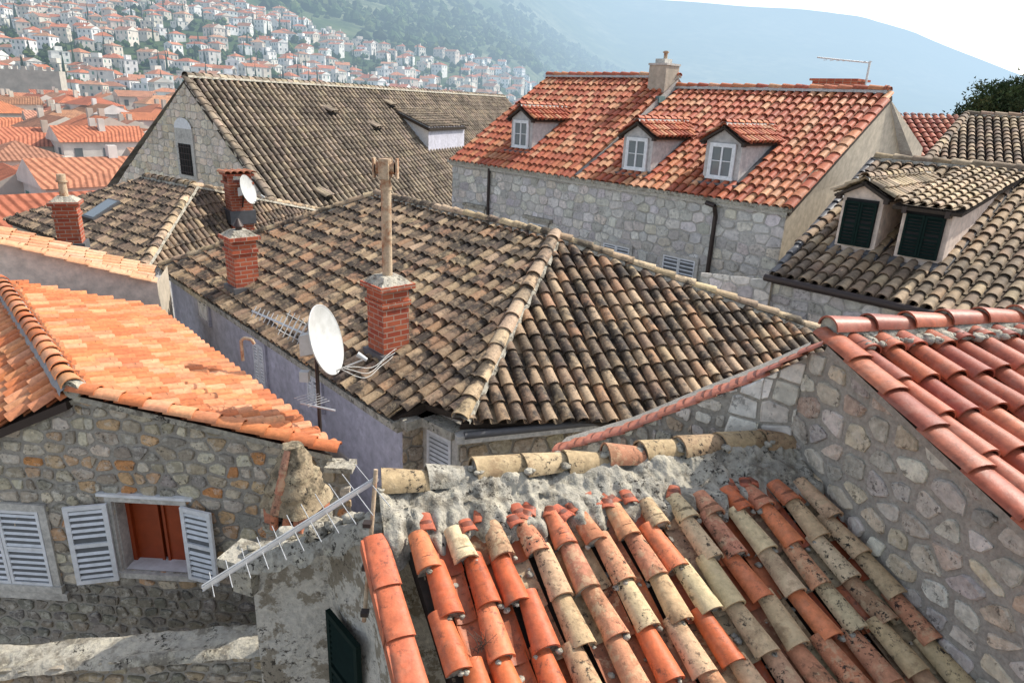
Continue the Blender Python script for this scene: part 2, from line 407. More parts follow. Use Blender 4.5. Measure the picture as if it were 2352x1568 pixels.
# =============================================================== CENTRE HOUSE (C)
palC=((.225,.145,.09),(.30,.205,.125),(.43,.31,.19),(.12,.083,.056),(.34,.195,.11),(.25,.17,.105),(.38,.27,.165))
C=empty('hipped_roof_stone_house')
c1=V((-.57,7.56,-3.70));c2=V((-1.48,7.81,-3.82));c3=V((-7.89,14.79,-3.82));ap=V((.63,11.10,-2.07));rb=V((-3.11,15.13,-2.07));cR=V((6.9,10.05,-3.82))
mb=MB()
eu,_=xyu(c3,c2)
pn=(c2-c3).cross(ap-c3).normalized(); pn=pn if pn.z>0 else -pn
dn=V((pn.x,pn.y,-(pn.x**2+pn.y**2)/pn.z)).normalized()
tile_roof(mb,c2,dn,eu,[(c3.x,c3.y),(c2.x,c2.y),(-1.12,7.98),(c1.x,c1.y),(ap.x,ap.y),(rb.x,rb.y)],sp=.205,E=.29,pal=palC,seg=6,jt=.018)
pn2=(cR-c1).cross(ap-c1).normalized(); pn2=pn2 if pn2.z>0 else -pn2
dn2=V((pn2.x,pn2.y,-(pn2.x**2+pn2.y**2)/pn2.z)).normalized()
tile_roof(mb,c1,dn2,(cR-c1),[(c1.x,c1.y),(1.6,8.08),(cR.x,cR.y),(ap.x,ap.y)],sp=.205,E=.29,pal=palC,seg=6,jt=.018)
bk=V((-.4,17.6,-3.9)); bk2=V((-5.6,18.6,-3.9))
flat_wall(mb,[ap,cR,bk],'old2'); flat_wall(mb,[ap,bk,bk2,rb],'old2'); flat_wall(mb,[rb,bk2,c3],'old2')
mb.build('roof',C)
mb=MB()
palh=((.46,.33,.20),(.54,.40,.25),(.38,.27,.17))
cap_line(mb,c1+V((-.02,-.06,.05)),ap+V((0,0,.07)),.11,.33,palh,jt=.05)
cap_line(mb,ap+V((0,0,.05)),cR+V((0,0,.05)),.095,.35,palh)
cap_line(mb,rb+V((0,0,.05)),ap+V((0,0,.05)),.095,.35,palh)
cap_line(mb,c3+V((0,0,.05)),rb+V((0,0,.05)),.1,.35,palh)
mb.build('ridge_caps',C)
mb=MB()
ln=V((-eu.y,eu.x,0)); ln=ln if ln.x<0 else -ln
ux,L=xyu(c3,c2); inn=-ln*.16
a=V((c3.x,c3.y,0))+inn;b=V((c2.x,c2.y,0))+inn
zt=-3.98
flat_wall(mb,[a+UP*-12,b+UP*-12,b+UP*zt,a+UP*zt],'plaster')
mb.box((a+b)/2+UP*(zt)+ln*.07,ux,ln,UP,L+.1,.22,.1,'cement')
mb.box((a+b)/2+UP*(zt-.08)+ln*.03,ux,ln,UP,L+.04,.12,.078,'cement')
pb=V((b.x,b.y,0)); pN=V((-1.10,8.16,0)); pW=V((-.60,7.72,0)); pR=V((cR.x,cR.y+.15,0))
palS=((.50,.43,.32),(.58,.50,.38),(.42,.36,.27),(.60,.49,.34),(.50,.39,.26))
u,l,n_=wallpt(pb,pN); stone_wall(mb,pb+UP*-12,u,n_,[[(0,0),(l,0),(l,8.0),(0,8.0)]],.28,.2,palS)
mb.box((pb+pN)/2+UP*zt+n_*.08,u,n_,UP,l+.12,.22,.12,'cement')
u,l,n_=wallpt(pN,pW); flat_wall(mb,[pN+UP*-12,pW+UP*-12,pW+UP*zt,pN+UP*zt],'plaster')
shutter(mb,(pN+pW)/2+UP*-5.2+n_*.03,u,n_,.46,1.12,'white',16,.045,.035)
for s in (-1,1): mb.box((pN+pW)/2+u*(s*.29)+UP*-5.25+n_*.02,u,n_,UP,.1,.06,1.25,'trim')
mb.box((pN+pW)/2+UP*(zt)+n_*.08,u,n_,UP,l+.1,.24,.12,'cement')
u,l,n_=wallpt(pW,pR); stone_wall(mb,pW+UP*-9,u,n_,[[(0,0),(l,0),(l,5.0),(0,5.0)]],.30,.2,palS)
mb.box((pW+pR)/2+UP*(zt)+n_*.12,u,n_,UP,l+.2,.26,.1,'trim')
mb.cyl(pW+n_*.22+UP*(zt+.1),pR+n_*.22+UP*(zt+.1),.05,'lead')
for (x,y,z,w,h) in ((-6.43,13.2,-4.45,.50,.55),(-4.56,11.17,-4.95,.45,.75),(-3.14,9.62,-4.55,.40,.62)):
    p=V((x,y,z)); p=p-ln*((p-a).dot(ln))
    closed_window(mb,V((p.x,p.y,z)),ux,ln,w,h,'white','plaster',12)
mb.path([V((c3.x,c3.y,-4))+ln*.02+ux*.15,V((c3.x,c3.y,-12))+ln*.02+ux*.15],.05,'iron')
mb.build('walls',C)
def brick_chimney(name,base,w,d,h,ux,ny,slab=True):
    e=empty(name); mb=MB(); b=V(base)
    mb.box(b-UP*.5,ux,ny,UP,w,d,h+.5,'brick'); mb.box(b-UP*.30,ux,ny,UP,w+.12,d+.12,.40,'lead')
    mb.box(b+UP*(h-.24),ux,ny,UP,w+.05,d+.05,.07,'brick'); mb.box(b+UP*h,ux,ny,UP,w+.14,d+.14,.07,'brick')
    if slab: mb.box(b+UP*(h+.07),ux,ny,UP,w+.08,d+.08,.1,'cement',tp=.55)
    mb.build('stack',e); return e,b+UP*(h+.12)
e,t=brick_chimney('brick_chimney',(-1.78,9.28,-3.54),.42,.42,1.02,eu,ln)
mb=MB(); mb.cyl(t-UP*.06,t+UP*1.40,.07,'rust',seg=14); mb.cyl(t+UP*1.22,t+UP*1.28,.08,'rust',seg=14); mb.cyl(t+UP*.55,t+UP*.58,.076,'rust',seg=14)
for k,dv in enumerate((V((1,.0,0)),V((-1,0,0)),V((0,1,0)),V((0,-1,0)))):
    c=t+UP*1.50
    mb.cyl(c,c+dv*.12,.07,'rust',seg=12,r2=.08); mb.cyl(c+dv*.12,c+dv*.125,.06,'dark',seg=12)
    mb.box(c+dv*.155-UP*.13,UP.cross(dv),dv,UP,.13,.025,.26,'rust')
mb.cyl(t+UP*1.38,t+UP*1.62,.08,'rust',seg=12)
mb.build('flue_pipe',e)
e,t=brick_chimney('brick_chimney',(-5.2,12.66,-3.62),.44,.44,.98,eu,ln)
mb=MB(); mb.cyl(t-UP*.02,t+UP*.12,.06,'iron'); mb.cyl(t+UP*.12,t+UP*.26,.1,'iron',r2=.02); mb.build('cowl',e)
# =============================================================== FOREGROUND HOUSE (B)
B=empty('lichen_tile_roof_house')
b1=V((-.87,4.08,-2.62));b2=V((2.39,5.09,-2.62)); dnB=V((.39,-.92,-.38))
mb=MB()
def colB(O,aa):
    x=(O-b1).dot(V((.955,.296,0))); r=rnd.random()
    new=((.60,.155,.055),(.52,.12,.045),(.66,.21,.09),(.56,.14,.06)); mid=((.60,.29,.16),(.52,.22,.12),(.56,.25,.15)); old=((.64,.49,.29),(.56,.41,.24),(.60,.40,.24),(.46,.28,.17),(.68,.54,.33))
    pn_=.85 if x<.75 and O.z<-2.85 else .36
    if r<pn_: return (rnd.choice(new),'foren')
    if r<pn_+.22: return (rnd.choice(mid),'fore')
    return (rnd.choice(old),'fore')
gd=V((.296,-.955,0))
xyB=[(b1.x+.24,b1.y-.27),(b2.x+.12,b2.y-.27),(b2.x+gd.x*2.9,b2.y+gd.y*2.9),(.52,1.35)]
tile_roof(mb,b1,dnB,(b2-b1),xyB,sp=.228,E=.33,r=.084,mat='fore',seg=12,jt=.04,colf=colB,hr=.92,lift=.035,plug='cement',pc=.75,smear=.45,minL=.17)
for i in range(150):
    x=rnd.uniform(.2,3.3); t=rnd.uniform(.3,2.1)**1.0; p=b1+(b2-b1).normalized()*x+dnB.normalized()*t+UP*rnd.uniform(-.05,-.01)
    mb.blob(p,rnd.uniform(.010,.030),'cement')
mb.build('roof',B)
mb=MB()
p=V((-.1,3.15,-2.98))
for i in range(16):
    d=V((rnd.gauss(0,.5),rnd.gauss(0,.5),1)).normalized(); q=p+V((rnd.gauss(0,.02),rnd.gauss(0,.02),-.03)); L_=rnd.uniform(.06,.17)
    m1=q+d*L_*.6; m2=m1+(d+V((rnd.gauss(0,.4),rnd.gauss(0,.4),0))).normalized()*L_*.5; mb.cyl(q,m1,.0022,'bark',seg=4); mb.cyl(m1,m2,.0016,'bark',seg=4)
mb.build('dry_weed',B)
mb=MB(); rd=(b2-b1); Lr=rd.length; rd.normalize(); fr=V((rd.y,-rd.x,0))
rows=[]
for i in range(261):
    c=b1+rd*(Lr*i/260)
    q=[]
    prof=((-.34,-.40),(-.25,-.14),(-.19,-.03),(-.13,.03),(-.07,.055),(-.02,.06),(.03,.04),(.07,.01),(.10,-.01),(.14,-.02),(.18,-.03),(.22,-.045),(.26,-.06),(.30,-.075),(.34,-.09),(.38,-.11),(.42,-.16),(.44,-.24))
    for j,(o,zz) in enumerate(prof):
        p=c+fr*o+UP*(zz-.01)
        w=MN.noise(p*4.5)*.06+MN.noise(p*13)*.035+MN.noise(p*34)*.016
        if j>9: p=p+fr*(MN.noise(V((i*.12,3.1,0)))*.16)
        q.append(p+UP*w+fr*w*.6)
    rows.append(q)
mb.grid(rows,'cement',(.3,.3,.3),True)
t=0.03
while t<Lr-.25:
    Lc=rnd.uniform(.30,.44); c=b1+rd*t+UP*(.005+.04*rnd.random())-fr*.10
    al=(rd+fr*rnd.uniform(-.1,.1)+UP*rnd.uniform(-.06,.06)).normalized(); ac=al.cross(UP).normalized()
    tile(mb,c,al,ac,UP,Lc,.125,.10,'cement' if rnd.random()<.25 else 'fore',rnd.choice(((.52,.40,.24),(.44,.33,.19),(.46,.22,.13),(.40,.28,.17))),12,.95,.025,plug='cement')
    for _ in range(5): mb.blob(c+fr*rnd.uniform(-.1,.14)+rd*rnd.uniform(-.04,.05)+UP*rnd.uniform(0,.09),rnd.uniform(.02,.045),'cement')
    t+=Lc*.97
for i in range(18):
    c=b1+rd*(rnd.uniform(.15,3.1))+fr*rnd.uniform(.30,.42)+UP*(-.10)
    al=(-(fr*1+UP*-.3)+rd*rnd.uniform(-.9,.9)).normalized(); ac=al.cross(UP).normalized()
    tile(mb,c,al,ac,UP,rnd.uniform(.1,.18),.06,.045,'foren',jit((.45,.12,.06)),7,.4,.015)
mb.build('cement_ridge',B)
mb=MB()
vd=V((.51,-1.15,-.47)).normalized(); ac=V((-vd.y,vd.x,0)).normalized(); nn=ac.cross(-vd); nn=nn if nn.z>0 else -nn
for i in range(8):
    O=V((-.83,3.76,-2.73))+vd*(.34*i+.36)
    tile(mb,O,-vd,ac,nn,.39,.088,.078,'foren',jit((.56,.15,.07),.08),8,.35,.02)
    s_=ac if ac.x<0 else -ac
    mb.box(O+s_*.085-vd*.19-nn*.10,-vd,s_,nn,.37,.016,.11,'foren',jit((.56,.15,.07),.08))
mb.build('verge_tiles',B)
mb=MB()
P=[V((-1.97,4.45,0)),V((-1.40,4.55,0)),V((-.90,3.98,0)),V((-.34,2.88,0)),V((.3,1.4,0))]
tops=[(-3.40,-3.20),(-3.20,-2.80),(-2.82,-3.18),(-3.18,-3.85)]
for i in range(4):
    a,b=P[i],P[i+1]; u,l,n_=wallpt(a,b); za,zb=tops[i]
    K=26; rows=[]
    for r_ in range(K+1):
        q=[]
        for s in range(13):
            f=s/12; x=a.lerp(b,f); zt_=za+(zb-za)*f; z=zt_+(-7.5-zt_)*(r_/K)**1.6
            p=V((x.x,x.y,z)); p+=n_*((MN.noise(p*3)*.04+MN.noise(p*9)*.018)*(0 if s in(0,12) else 1)); q.append(p)
        rows.append(q)
    mb.grid(rows,'peel',(.5,.5,.5),True)
rows=[]
for i in range(50):
    f=i/49; c=P[0].lerp(V((-.80,4.12,0)),f); z=-3.40+f*.64+.05*math.sin(f*3.1)*-1; q=[]
    for j in range(9):
        o=-.14+.42*j/8; p=V((c.x,c.y,z))+V((.3,.95,0))*o+UP*((.05 if 0<j<7 else -.10)-(.12*(j/8)**2))
        q.append(p+UP*(MN.noise(p*6)*.07+MN.noise(p*19)*.03))
    rows.append(q)
mb.grid(rows,'cement',(.3,.3,.3))
for i in range(14):
    f=rnd.random(); c=P[0].lerp(V((-.80,4.12,0)),f); mb.blob(V((c.x,c.y+rnd.uniform(-.08,.12),-3.38+f*.64)),rnd.uniform(.04,.09),'cement')
flat_wall(mb,[V((-1.97,4.5,-3.5)),V((-.87,4.2,-2.9)),V((2.3,5.2,-2.9)),V((2.0,6.0,-3.5)),V((-1.6,5.2,-3.95))],'cement')
flat_wall(mb,[V((-1.97,4.45,-3.45)),V((-1.6,5.2,-3.95)),V((-1.6,5.2,-9)),V((-1.97,4.45,-9))],'peel')
flat_wall(mb,[V((-1.6,5.2,-3.95)),V((2.0,6.0,-3.5)),V((2,6,-9)),V((-1.6,5.2,-9))],'peel')
XA=V((.95,-.3,0)).normalized();YA=V((.3,.95,0)).normalized()
mb.box(V((-2.04,4.50,-3.50)),XA,YA,UP,.28,.30,.07,'cement',tp=.94); mb.box(V((-2.0,4.52,-3.76)),XA,YA,UP,.18,.24,.26,'cement',tp=1.2)
for i in range(6): mb.blob(V((-2.02+rnd.uniform(-.1,.1),4.48+rnd.uniform(-.1,.1),-3.44)),.05,'cement')
u,l,n_=wallpt(P[1],P[2])
shutter(mb,P[1].lerp(P[2],.52)+UP*-4.95+n_*.06,u,n_,.5,1.1,'green',18,.05,.04)
mb.build('walls',B)
# =============================================================== RIGHT GABLE HOUSE (D)
Dh=empty('rubble_stone_gable_house')
da=V((2.45,4.90,-1.60)); gdn=V((.296,-.955,-.285)).normalized()
mb=MB()
rdD=V((.955,.30,0))
palD=((.44,.125,.06),(.37,.095,.05),(.50,.165,.085),(.42,.13,.075),(.33,.085,.05))
D0=da+V((-.05,.0,.03))
far=D0+rdD*4.2
xyD=[(D0.x,D0.y),(far.x,far.y),(far.x+gd.x*4,far.y+gd.y*4),(D0.x+gd.x*4,D0.y+gd.y*4)]
tile_roof(mb,D0,gdn,rdD,xyD,sp=.235,E=.36,r=.1,pal=palD,mat='glz',seg=10,jt=.022,thick=.05,bed='mortar')
ac=V((-gdn.y,gdn.x,0)).normalized(); nn=ac.cross(-gdn); nn=nn if nn.z>0 else -nn
for i in range(11):
    O=D0+gdn*(.36*(i+1))+V((-.03,-.01,.02)); tile(mb,O,-gdn,ac,nn,.41,.115,.105,'glz',jit(rnd.choice(palD),.08),8,.45,.03)
cap_line(mb,D0+V((-.04,0,.06)),far+V((0,0,.08)),.105,.38,palD,'glz',10,'cement',plug='cement')
mb.build('roof',Dh)
mb=MB()
for i in range(60):
    mb.blob(D0+rdD*(.15+i*.065)+V((.05,-.17+rnd.uniform(-.06,.03),.01)),rnd.uniform(.03,.07),'cement')
mb.build('ridge_mortar',Dh)
mb=MB()
gx=V((.296,-.955,0)).normalized(); gn=V((-.955,-.296,0)).normalized()
palR=((.58,.54,.465),(.66,.62,.54),(.48,.44,.38),(.62,.53,.41),(.72,.68,.59),(.56,.44,.32),(.41,.385,.34),(.64,.58,.49))
O=V((2.37,5.16,-8))
za=-1.66+8
def top(t): return za-.285/.959*max(0,t-.27)*1.02
stone_wall(mb,O,gx,gn,[[(0,0),(4.2,0),(4.2,top(4.2)),(.27,za),(0,za-.14)]],.245,.17,palR,.05,.022,jx=.38,jy=.26,rc=.15)
kk=[(.46,6.07,-3.26),(.75,5.93,-3.07),(1.07,5.78,-2.86),(1.36,5.65,-2.63),(1.64,5.52,-2.40),(1.88,5.41,-2.22),(2.12,5.30,-2.03),(2.37,5.16,-1.80)]
ku,kl=xyu(kk[0],kk[-1]); kn=V((ku.y,-ku.x,0))
O2=V((kk[0][0],kk[0][1],-8)); pcs=[]; pcq=[]
for p,q in zip(kk[:-1],kk[1:]):
    s0=(V((p[0],p[1],0))-V((O2.x,O2.y,0))).dot(ku); s1=(V((q[0],q[1],0))-V((O2.x,O2.y,0))).dot(ku)
    pg=[(s0,0),(s1,0),(s1,q[2]+8-.03),(s0,p[2]+8-.03)]
    (pcs if s1<kl-.42 else pcq).append(pg)
stone_wall(mb,O2,ku,kn,pcs,.21,.145,palR,.042,.022,rc=.17)
stone_wall(mb,O2,ku,kn,pcq,.26,.19,((.80,.77,.69),(.76,.73,.66),(.78,.73,.64)),.028,.024,mat='lime',rc=.06,jy=.08,jx=.2)
flat_wall(mb,[V((.46,6.07,-8)),V((.46,6.07,-3.28)),V((.62,6.36,-3.28)),V((.62,6.36,-8))],'mortar')
for p,q in zip(kk[:-1],kk[1:]): flat_wall(mb,[V(p),V(q),V(q)-kn*.35,V(p)-kn*.35],'mortar')
mb.build('walls',Dh)
mb=MB()
cp=[V(k) for k in kk]; cp[-1]=V((2.40,5.0,-1.66)); step=.2
for p,q in zip(cp[:-1],cp[1:]):
    d=(q-p); l=d.length; d.normalize(); m_=max(1,round(l/step))
    for s in range(m_):
        O=p+d*(l*s/m_); ac=d.cross(UP).normalized(); nn=ac.cross(d); nn=nn if nn.z>0 else -nn
        tile(mb,O-kn*.08+nn*-.02,(d+nn*-.03).normalized(),ac,nn,l/m_+.03,.12,.11,'glz',jit((.52,.18,.11),.12),8,.28,.016)
mb.build('coping_tiles',Dh)
# =============================================================== LEFT HOUSE (E)
E_=empty('orange_roof_stone_house')
ea=V((-4.61,6.65,-3.09));ec=V((-1.86,6.57,-3.63));ef=V((-6.24,11.25,-3.63));eb=V((-8.25,10.52,-3.09))
palE=((.62,.215,.085),(.68,.275,.12),(.56,.18,.07),(.70,.33,.17),(.60,.25,.12))
mb=MB()
pn=(ec-ea).cross(ef-ea).normalized(); pn=pn if pn.z>0 else -pn
dE=V((pn.x,pn.y,-(pn.x**2+pn.y**2)/pn.z)).normalized()
tile_roof(mb,ea,dE,(eb-ea),[(ea.x,ea.y-.05),(ec.x,ec.y-.05),(ef.x,ef.y),(-8.25,10.7)],sp=.19,E=.24,r=.082,pal=palE,mat='new',seg=6,bed='cement',thick=.06)
el=V((-6.9,6.6,-4.15)); ebl=V((-10.6,10.4,-4.15))
pn=(el-ea).cross(eb-ea).normalized(); pn=pn if pn.z>0 else -pn
dE2=V((pn.x,pn.y,-(pn.x**2+pn.y**2)/pn.z)).normalized()
tile_roof(mb,ea,dE2,(eb-ea),[(ea.x,ea.y-.05),(el.x,el.y-.05),(ebl.x,ebl.y),(eb.x,eb.y)],sp=.19,E=.28,r=.082,pal=palE,mat='new',seg=6,bed='cement',thick=.06)
cap_line(mb,ea+V((.02,-.1,.06)),eb+V((0,0,.06)),.11,.3,palE,'new',8,'new')
vd=(ec-ea); vl=vd.length; vd.normalize(); ac=V((vd.y,-vd.x,0)).normalized(); nn=vd.cross(ac); nn=nn if nn.z>0 else -nn
i=0
while i*.26<vl:
    tile(mb,ea+vd*(.26*(i+1))+V((0,-.06,.03)),-vd,ac,nn,.31,.10,.09,'new',jit(rnd.choice(palE)),7,.7,.03); i+=1
mb.cyl(ea+V((0,-.12,.04)),ea+V((.02,.0,.04)),.10,'cement',seg=12)
vp_=V((-3.55,8.4,-3.28)); mb.path([vp_-UP*.1,vp_+UP*.18,vp_+UP*.22+V((.05,0,0)),vp_+UP*.20+V((.14,0,0)),vp_+UP*.14+V((.17,0,0))],.022,'rust',8)
mb.build('roof',E_)
mb=MB()
wl=V((-7.2,6.72,0)); wr=V((-1.72,6.60,0)); u,l,n_=wallpt(wl,wr)
O=V((wl.x,wl.y,-8.5))
sx=lambda x:(x-wl.x)
palE2=((.50,.43,.32),(.58,.51,.39),(.40,.35,.27),(.64,.57,.44),(.52,.38,.24),(.60,.40,.23),(.35,.32,.27),(.60,.54,.43))
def colE(x,y):
    if y<2.9: return rnd.choice(((.26,.245,.205),(.32,.30,.25),(.22,.21,.18),(.30,.27,.21)))  # shade low on the facade painted into darker stone colours
    if rnd.random()<.08: return (.58,.28,.12)
    return rnd.choice(palE2)
hole=(sx(-4.45),8.5-5.40,sx(-3.66),8.5-4.45)
polysE=[[(0,0),(sx(-4.61),0),(sx(-4.61),8.5-3.18),(0,8.5-4.28)],[(sx(-4.61),0),(l,0),(l,8.5-3.80),(sx(-4.61),8.5-3.18)]]
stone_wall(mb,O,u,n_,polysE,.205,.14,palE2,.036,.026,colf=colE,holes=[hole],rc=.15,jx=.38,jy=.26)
flat_wall(mb,[V((wr.x,wr.y,-8.5)),V((wr.x,wr.y,-3.75)),V((-6.15,11.3,-3.75)),V((-6.15,11.3,-8.5))],'plaster')
mb.box(V((-1.80,6.54,-3.84)),u,n_,UP,.30,.22,.06,'cement')
d=(el-ea).normalized()
mb.box(ea.lerp(el,.5)+V((0,0,-.17)),d,n_,UP,2.3,.16,.1,'iron')
mb.build('walls',E_)
mb=MB()
wc=V(((-4.45-3.66)/2,6.66,-5.40)); ww=.79; wh=.95
mb.box(wc-n_*.28,u,n_,UP,ww,.02,wh,'wood')
for s in (-1,1):
    mb.box(wc+u*(s*(ww/2))-n_*.14,u,n_,UP,.02,.28,wh,'trim')
    mb.box(wc+u*(s*.2)-n_*.24,u,n_,UP,.32,.03,wh-.08,'wood'); mb.box(wc+u*(s*.035)-n_*.215,u,n_,UP,.03,.03,wh-.06,'wood')
    mb.box(wc+u*(s*(ww/2-.03))-n_*.2,u,n_,UP,.05,.06,wh,'wood')
mb.box(wc+UP*wh-n_*.14,u,n_,UP,ww,.28,.02,'trim'); mb.box(wc-UP*.02-n_*.14,u,n_,UP,ww,.28,.02,'white')
framed(mb,wc,u,n_,ww,wh,'trim',.07,.05); mb.box(wc+UP*(wh+.07)+n_*.03,u,n_,UP,ww+.3,.08,.035,'white')
shutter(mb,wc-u*(ww/2+.24)+n_*.14+UP*-.08,(u*.96-n_*.28).normalized(),(n_*.96+u*.28).normalized(),.44,wh+.08,'white',12,.05,.035)
shutter(mb,wc+u*(ww/2+.21)+n_*.10+UP*-.02,(u*.97+n_*.24).normalized(),(n_*.97-u*.24).normalized(),.40,wh+.02,'white',12,.05,.035)
closed_window(mb,V((-5.82,6.68,-5.66)),u,n_,1.0,1.02,'white','trim',12)
mb.box(V((-5.82,6.66,-5.86)),u,n_,UP,1.3,.07,.1,'trim')
mb.build('windows',E_)
e=empty('stone_chimney'); mb=MB(); cx=V((-1.97,5.58,.05)); a1=V((.93,-.36,0)); a2=V((.36,.93,0))
mb.box(cx+UP*-8,a1,a2,UP,.42,.42,4.05,'cement'); mb.box(cx+UP*-3.95,a1,a2,UP,.46,.46,.08,'cement')
palch=((.40,.34,.25),(.48,.41,.31),(.33,.28,.22),(.42,.24,.15))
for f in range(4):
    nn=[a1,a2,-a1,-a2][f]; uu=V((-nn.y,nn.x,0)); stone_wall(mb,cx+nn*.212-uu*.21+UP*-6.5,uu,nn,[[(0,0),(.42,0),(.42,2.55),(0,2.55)]],.16,.11,palch,.02,.02)
for s in (-1,1):
    for q in (-1,1): mb.box(cx+a1*(s*.17)+a2*(q*.17)+UP*-3.87,a1,a2,UP,.09,.09,.18,'foren',(.5,.2,.12))
    tile(mb,cx+a1*(.07*s)+a2*(-.22)+UP*-3.87,UP,a1,-a2,.17,.045,.04,'foren',(.55,.2,.1),6)
mb.box(cx+UP*-3.868,a1,a2,UP,.22,.22,.16,'dark')
rows=[]
for k in range(17):
    f=k/16; q=[]
    for i in range(28):
        t=2*math.pi*i/28; sx_=math.copysign(abs(math.cos(t))**.6,math.cos(t)); sy_=math.copysign(abs(math.sin(t))**.6,math.sin(t))
        step=.02*(1-((k%4)/3))
        r=.27*(1-f**1.15*.72)+step; p=cx+a1*(sx_*r)+a2*(sy_*r*(1-.3*f))+UP*(-3.70+.60*f**.9)
        q.append(p+V((1,1,1))*(MN.noise(p*9)*.03+MN.noise(p*24)*.015))
    rows.append(q)
mb.grid(rows,'tent',(.3,.3,.3),True,True); mb.face(rows[-1],'tent')
for s in (-.2,):
    p0=cx+a1*(.12*s)-a2*.255+UP*-3.70; p1=cx+a1*(.04*s)-a2*.075+UP*-3.16; d=(p1-p0); ll=d.length; d.normalize(); nn=d.cross(a1); nn=nn if nn.y<0 else -nn
    for k in range(3): tile(mb,p0+d*(ll/3*k),d,a1,nn,ll/3+.03,.06-.008*k,.05-.008*k,'fore',jit(rnd.choice(((.5,.20,.12),(.46,.24,.15)))),8,.6,.012)
mb.build('stack',e)
e=empty('low_stone_wall'); mb=MB()
a=V((-4.9,4.72,0));b=V((-2.0,4.94,0)); u,l,n_=wallpt(a,b)
stone_wall(mb,a+UP*-8.3,u,n_,[[(0,0),(l,0),(l,3.50),(0,3.26)]],.2,.13,((.32,.29,.22),(.40,.35,.26),(.26,.24,.19),(.42,.33,.22)),.03,.03)
rows=[]
for i in range(60):
    f=i/59; c=a.lerp(b,f); z=-5.03+.26*f
    rows.append([c+n_*(.06-.40*j/8)+UP*(z+.05*MN.noise(V((f*9,j*.5,0)))+.02*MN.noise(V((f*40,j*1.7,0)))+(.0 if 0<j<8 else -.06)) for j in range(9)])
mb.grid(rows,'cement',(.3,.3,.3)); mb.box(V((-4.30,4.30,-5.15)),u,n_,UP,.22,.26,.40,'cream',tp=.92)
flat_wall(mb,[a-n_*.36+UP*-8.2,b-n_*.36+UP*-8.2,b-n_*.36+UP*-4.85,a-n_*.36+UP*-5.1],'mortar')
mb.build('masonry',e)
# =============================================================== PLASTER HOUSE (F)
Fh=empty('plastered_parapet_house'); mb=MB()
f0=V((-12.0,9.9,-1.35));f1=V((-6.60,12.16,-3.42)); u,l=xyu(f0,f1); n_=V((u.y,-u.x,0))
flat_wall(mb,[f0-UP*8,f1-UP*8,f1,V((-8.69,11.29,-2.62)),f0],'cream')
flat_wall(mb,[f1-UP*8,f1,f1+V((-.45,1.3,.0)),f1+V((-.45,1.3,-8))],'beige')
cap=[f0,V((-8.69,11.29,-2.60)),f1]
palF=((.68,.38,.22),(.72,.44,.27),(.64,.33,.18))
for p,q in zip(cap[:-1],cap[1:]):
    d=(q-p); ll=d.length; d.normalize(); k=0; ac=d.cross(UP).normalized(); nn=ac.cross(d); nn=nn if nn.z>0 else -nn
    while k*.33<ll: tile(mb,p+d*min(ll,.33*(k+1)),-d,ac,nn,.38,.15,.14,'new',jit(rnd.choice(palF)),8,.35,.03); k+=1
fa=V((-12.4,11.6,-1.55)); fb=V((-7.5,13.25,-3.3))
dd=(fb-fa).normalized()
tile_roof(mb,fa+UP*-.1,dd,V((.3,-.9,0)),[(-12.0,10.0),(-6.75,12.2),(-7.3,13.35),(-12.4,11.7)],sp=.2,E=.3,r=.085,pal=palF,mat='new',seg=5)
mb.build('walls_and_roof',Fh)
e,t=brick_chimney('brick_chimney',(-9.6,14.5,-3.35),.44,.44,.9,u,n_)
mb=MB(); mb.cyl(t,t+UP*.34,.085,'rust',seg=12,r2=.075); mb.cyl(t+UP*.34,t+UP*.38,.11,'rust',seg=12); mb.cyl(t+UP*.38,t+UP*.5,.085,'rust',seg=12); mb.build('pot',e)
# =============================================================== SMALL HIP HOUSE (G)
G=empty('small_hipped_house'); mb=MB()
ga=V((-9.52,20.23,-2.75));gl=V((-11.81,21.93,-2.75));ge=V((-9.25,16.51,-4.28));gr=V((-7.2,26.0,-4.28));gL=V((-16.6,21.9,-4.28))
def plane_roof(mb,A,Bp,Cp,xy,**k):
    pn=(Bp-A).cross(Cp-A).normalized(); pn=pn if pn.z>0 else -pn
    d=V((pn.x,pn.y,-(pn.x**2+pn.y**2)/pn.z)).normalized(); ac=d.cross(pn)
    return tile_roof(mb,A,d,ac,xy,**k)
palG=((.22,.15,.10),(.29,.20,.135),(.38,.27,.17),(.16,.11,.08))
plane_roof(mb,ge,gL,ga,[(ge.x,ge.y),(gL.x,gL.y),(gl.x,gl.y),(ga.x,ga.y)],sp=.22,E=.32,r=.09,pal=palG,seg=5)
plane_roof(mb,ge,gr,ga,[(ge.x,ge.y),(gr.x,gr.y),(ga.x,ga.y)],sp=.22,E=.32,r=.09,pal=palG,seg=5)
for p,q in ((ge,ga),(ga,gl),(gr,ga)): cap_line(mb,p+UP*.05,q+UP*.05,.12,.38,palh)
sxa=xyu(gL,ge)[0]; syn=(ge-gL).cross(ga-gL).normalized(); syn=syn if syn.z>0 else -syn; sya=syn.cross(sxa)
sk0=V((-12.35,20.3,0)); sk0.z=gL.z-((sk0.x-gL.x)*syn.x+(sk0.y-gL.y)*syn.y)/syn.z+.02
mb.box(sk0,sxa,sya,syn,.72,.95,.12,'lead'); mb.box(sk0+syn*.121,sxa,sya,syn,.6,.83,.01,'glass')
u,l=xyu(gL,ge); n_=V((u.y,-u.x,0))
flat_wall(mb,[gL-UP*8-n_*.2,ge-UP*8-n_*.2,ge-UP*.15-n_*.2,gL-UP*.15-n_*.2],'beige')
u,l=xyu(ge,gr); n_=V((u.y,-u.x,0)); flat_wall(mb,[ge-UP*8-n_*.2,gr-UP*8-n_*.2,gr-UP*.15-n_*.2,ge-UP*.15-n_*.2],'lime')
mb.build('roof_and_walls',G)
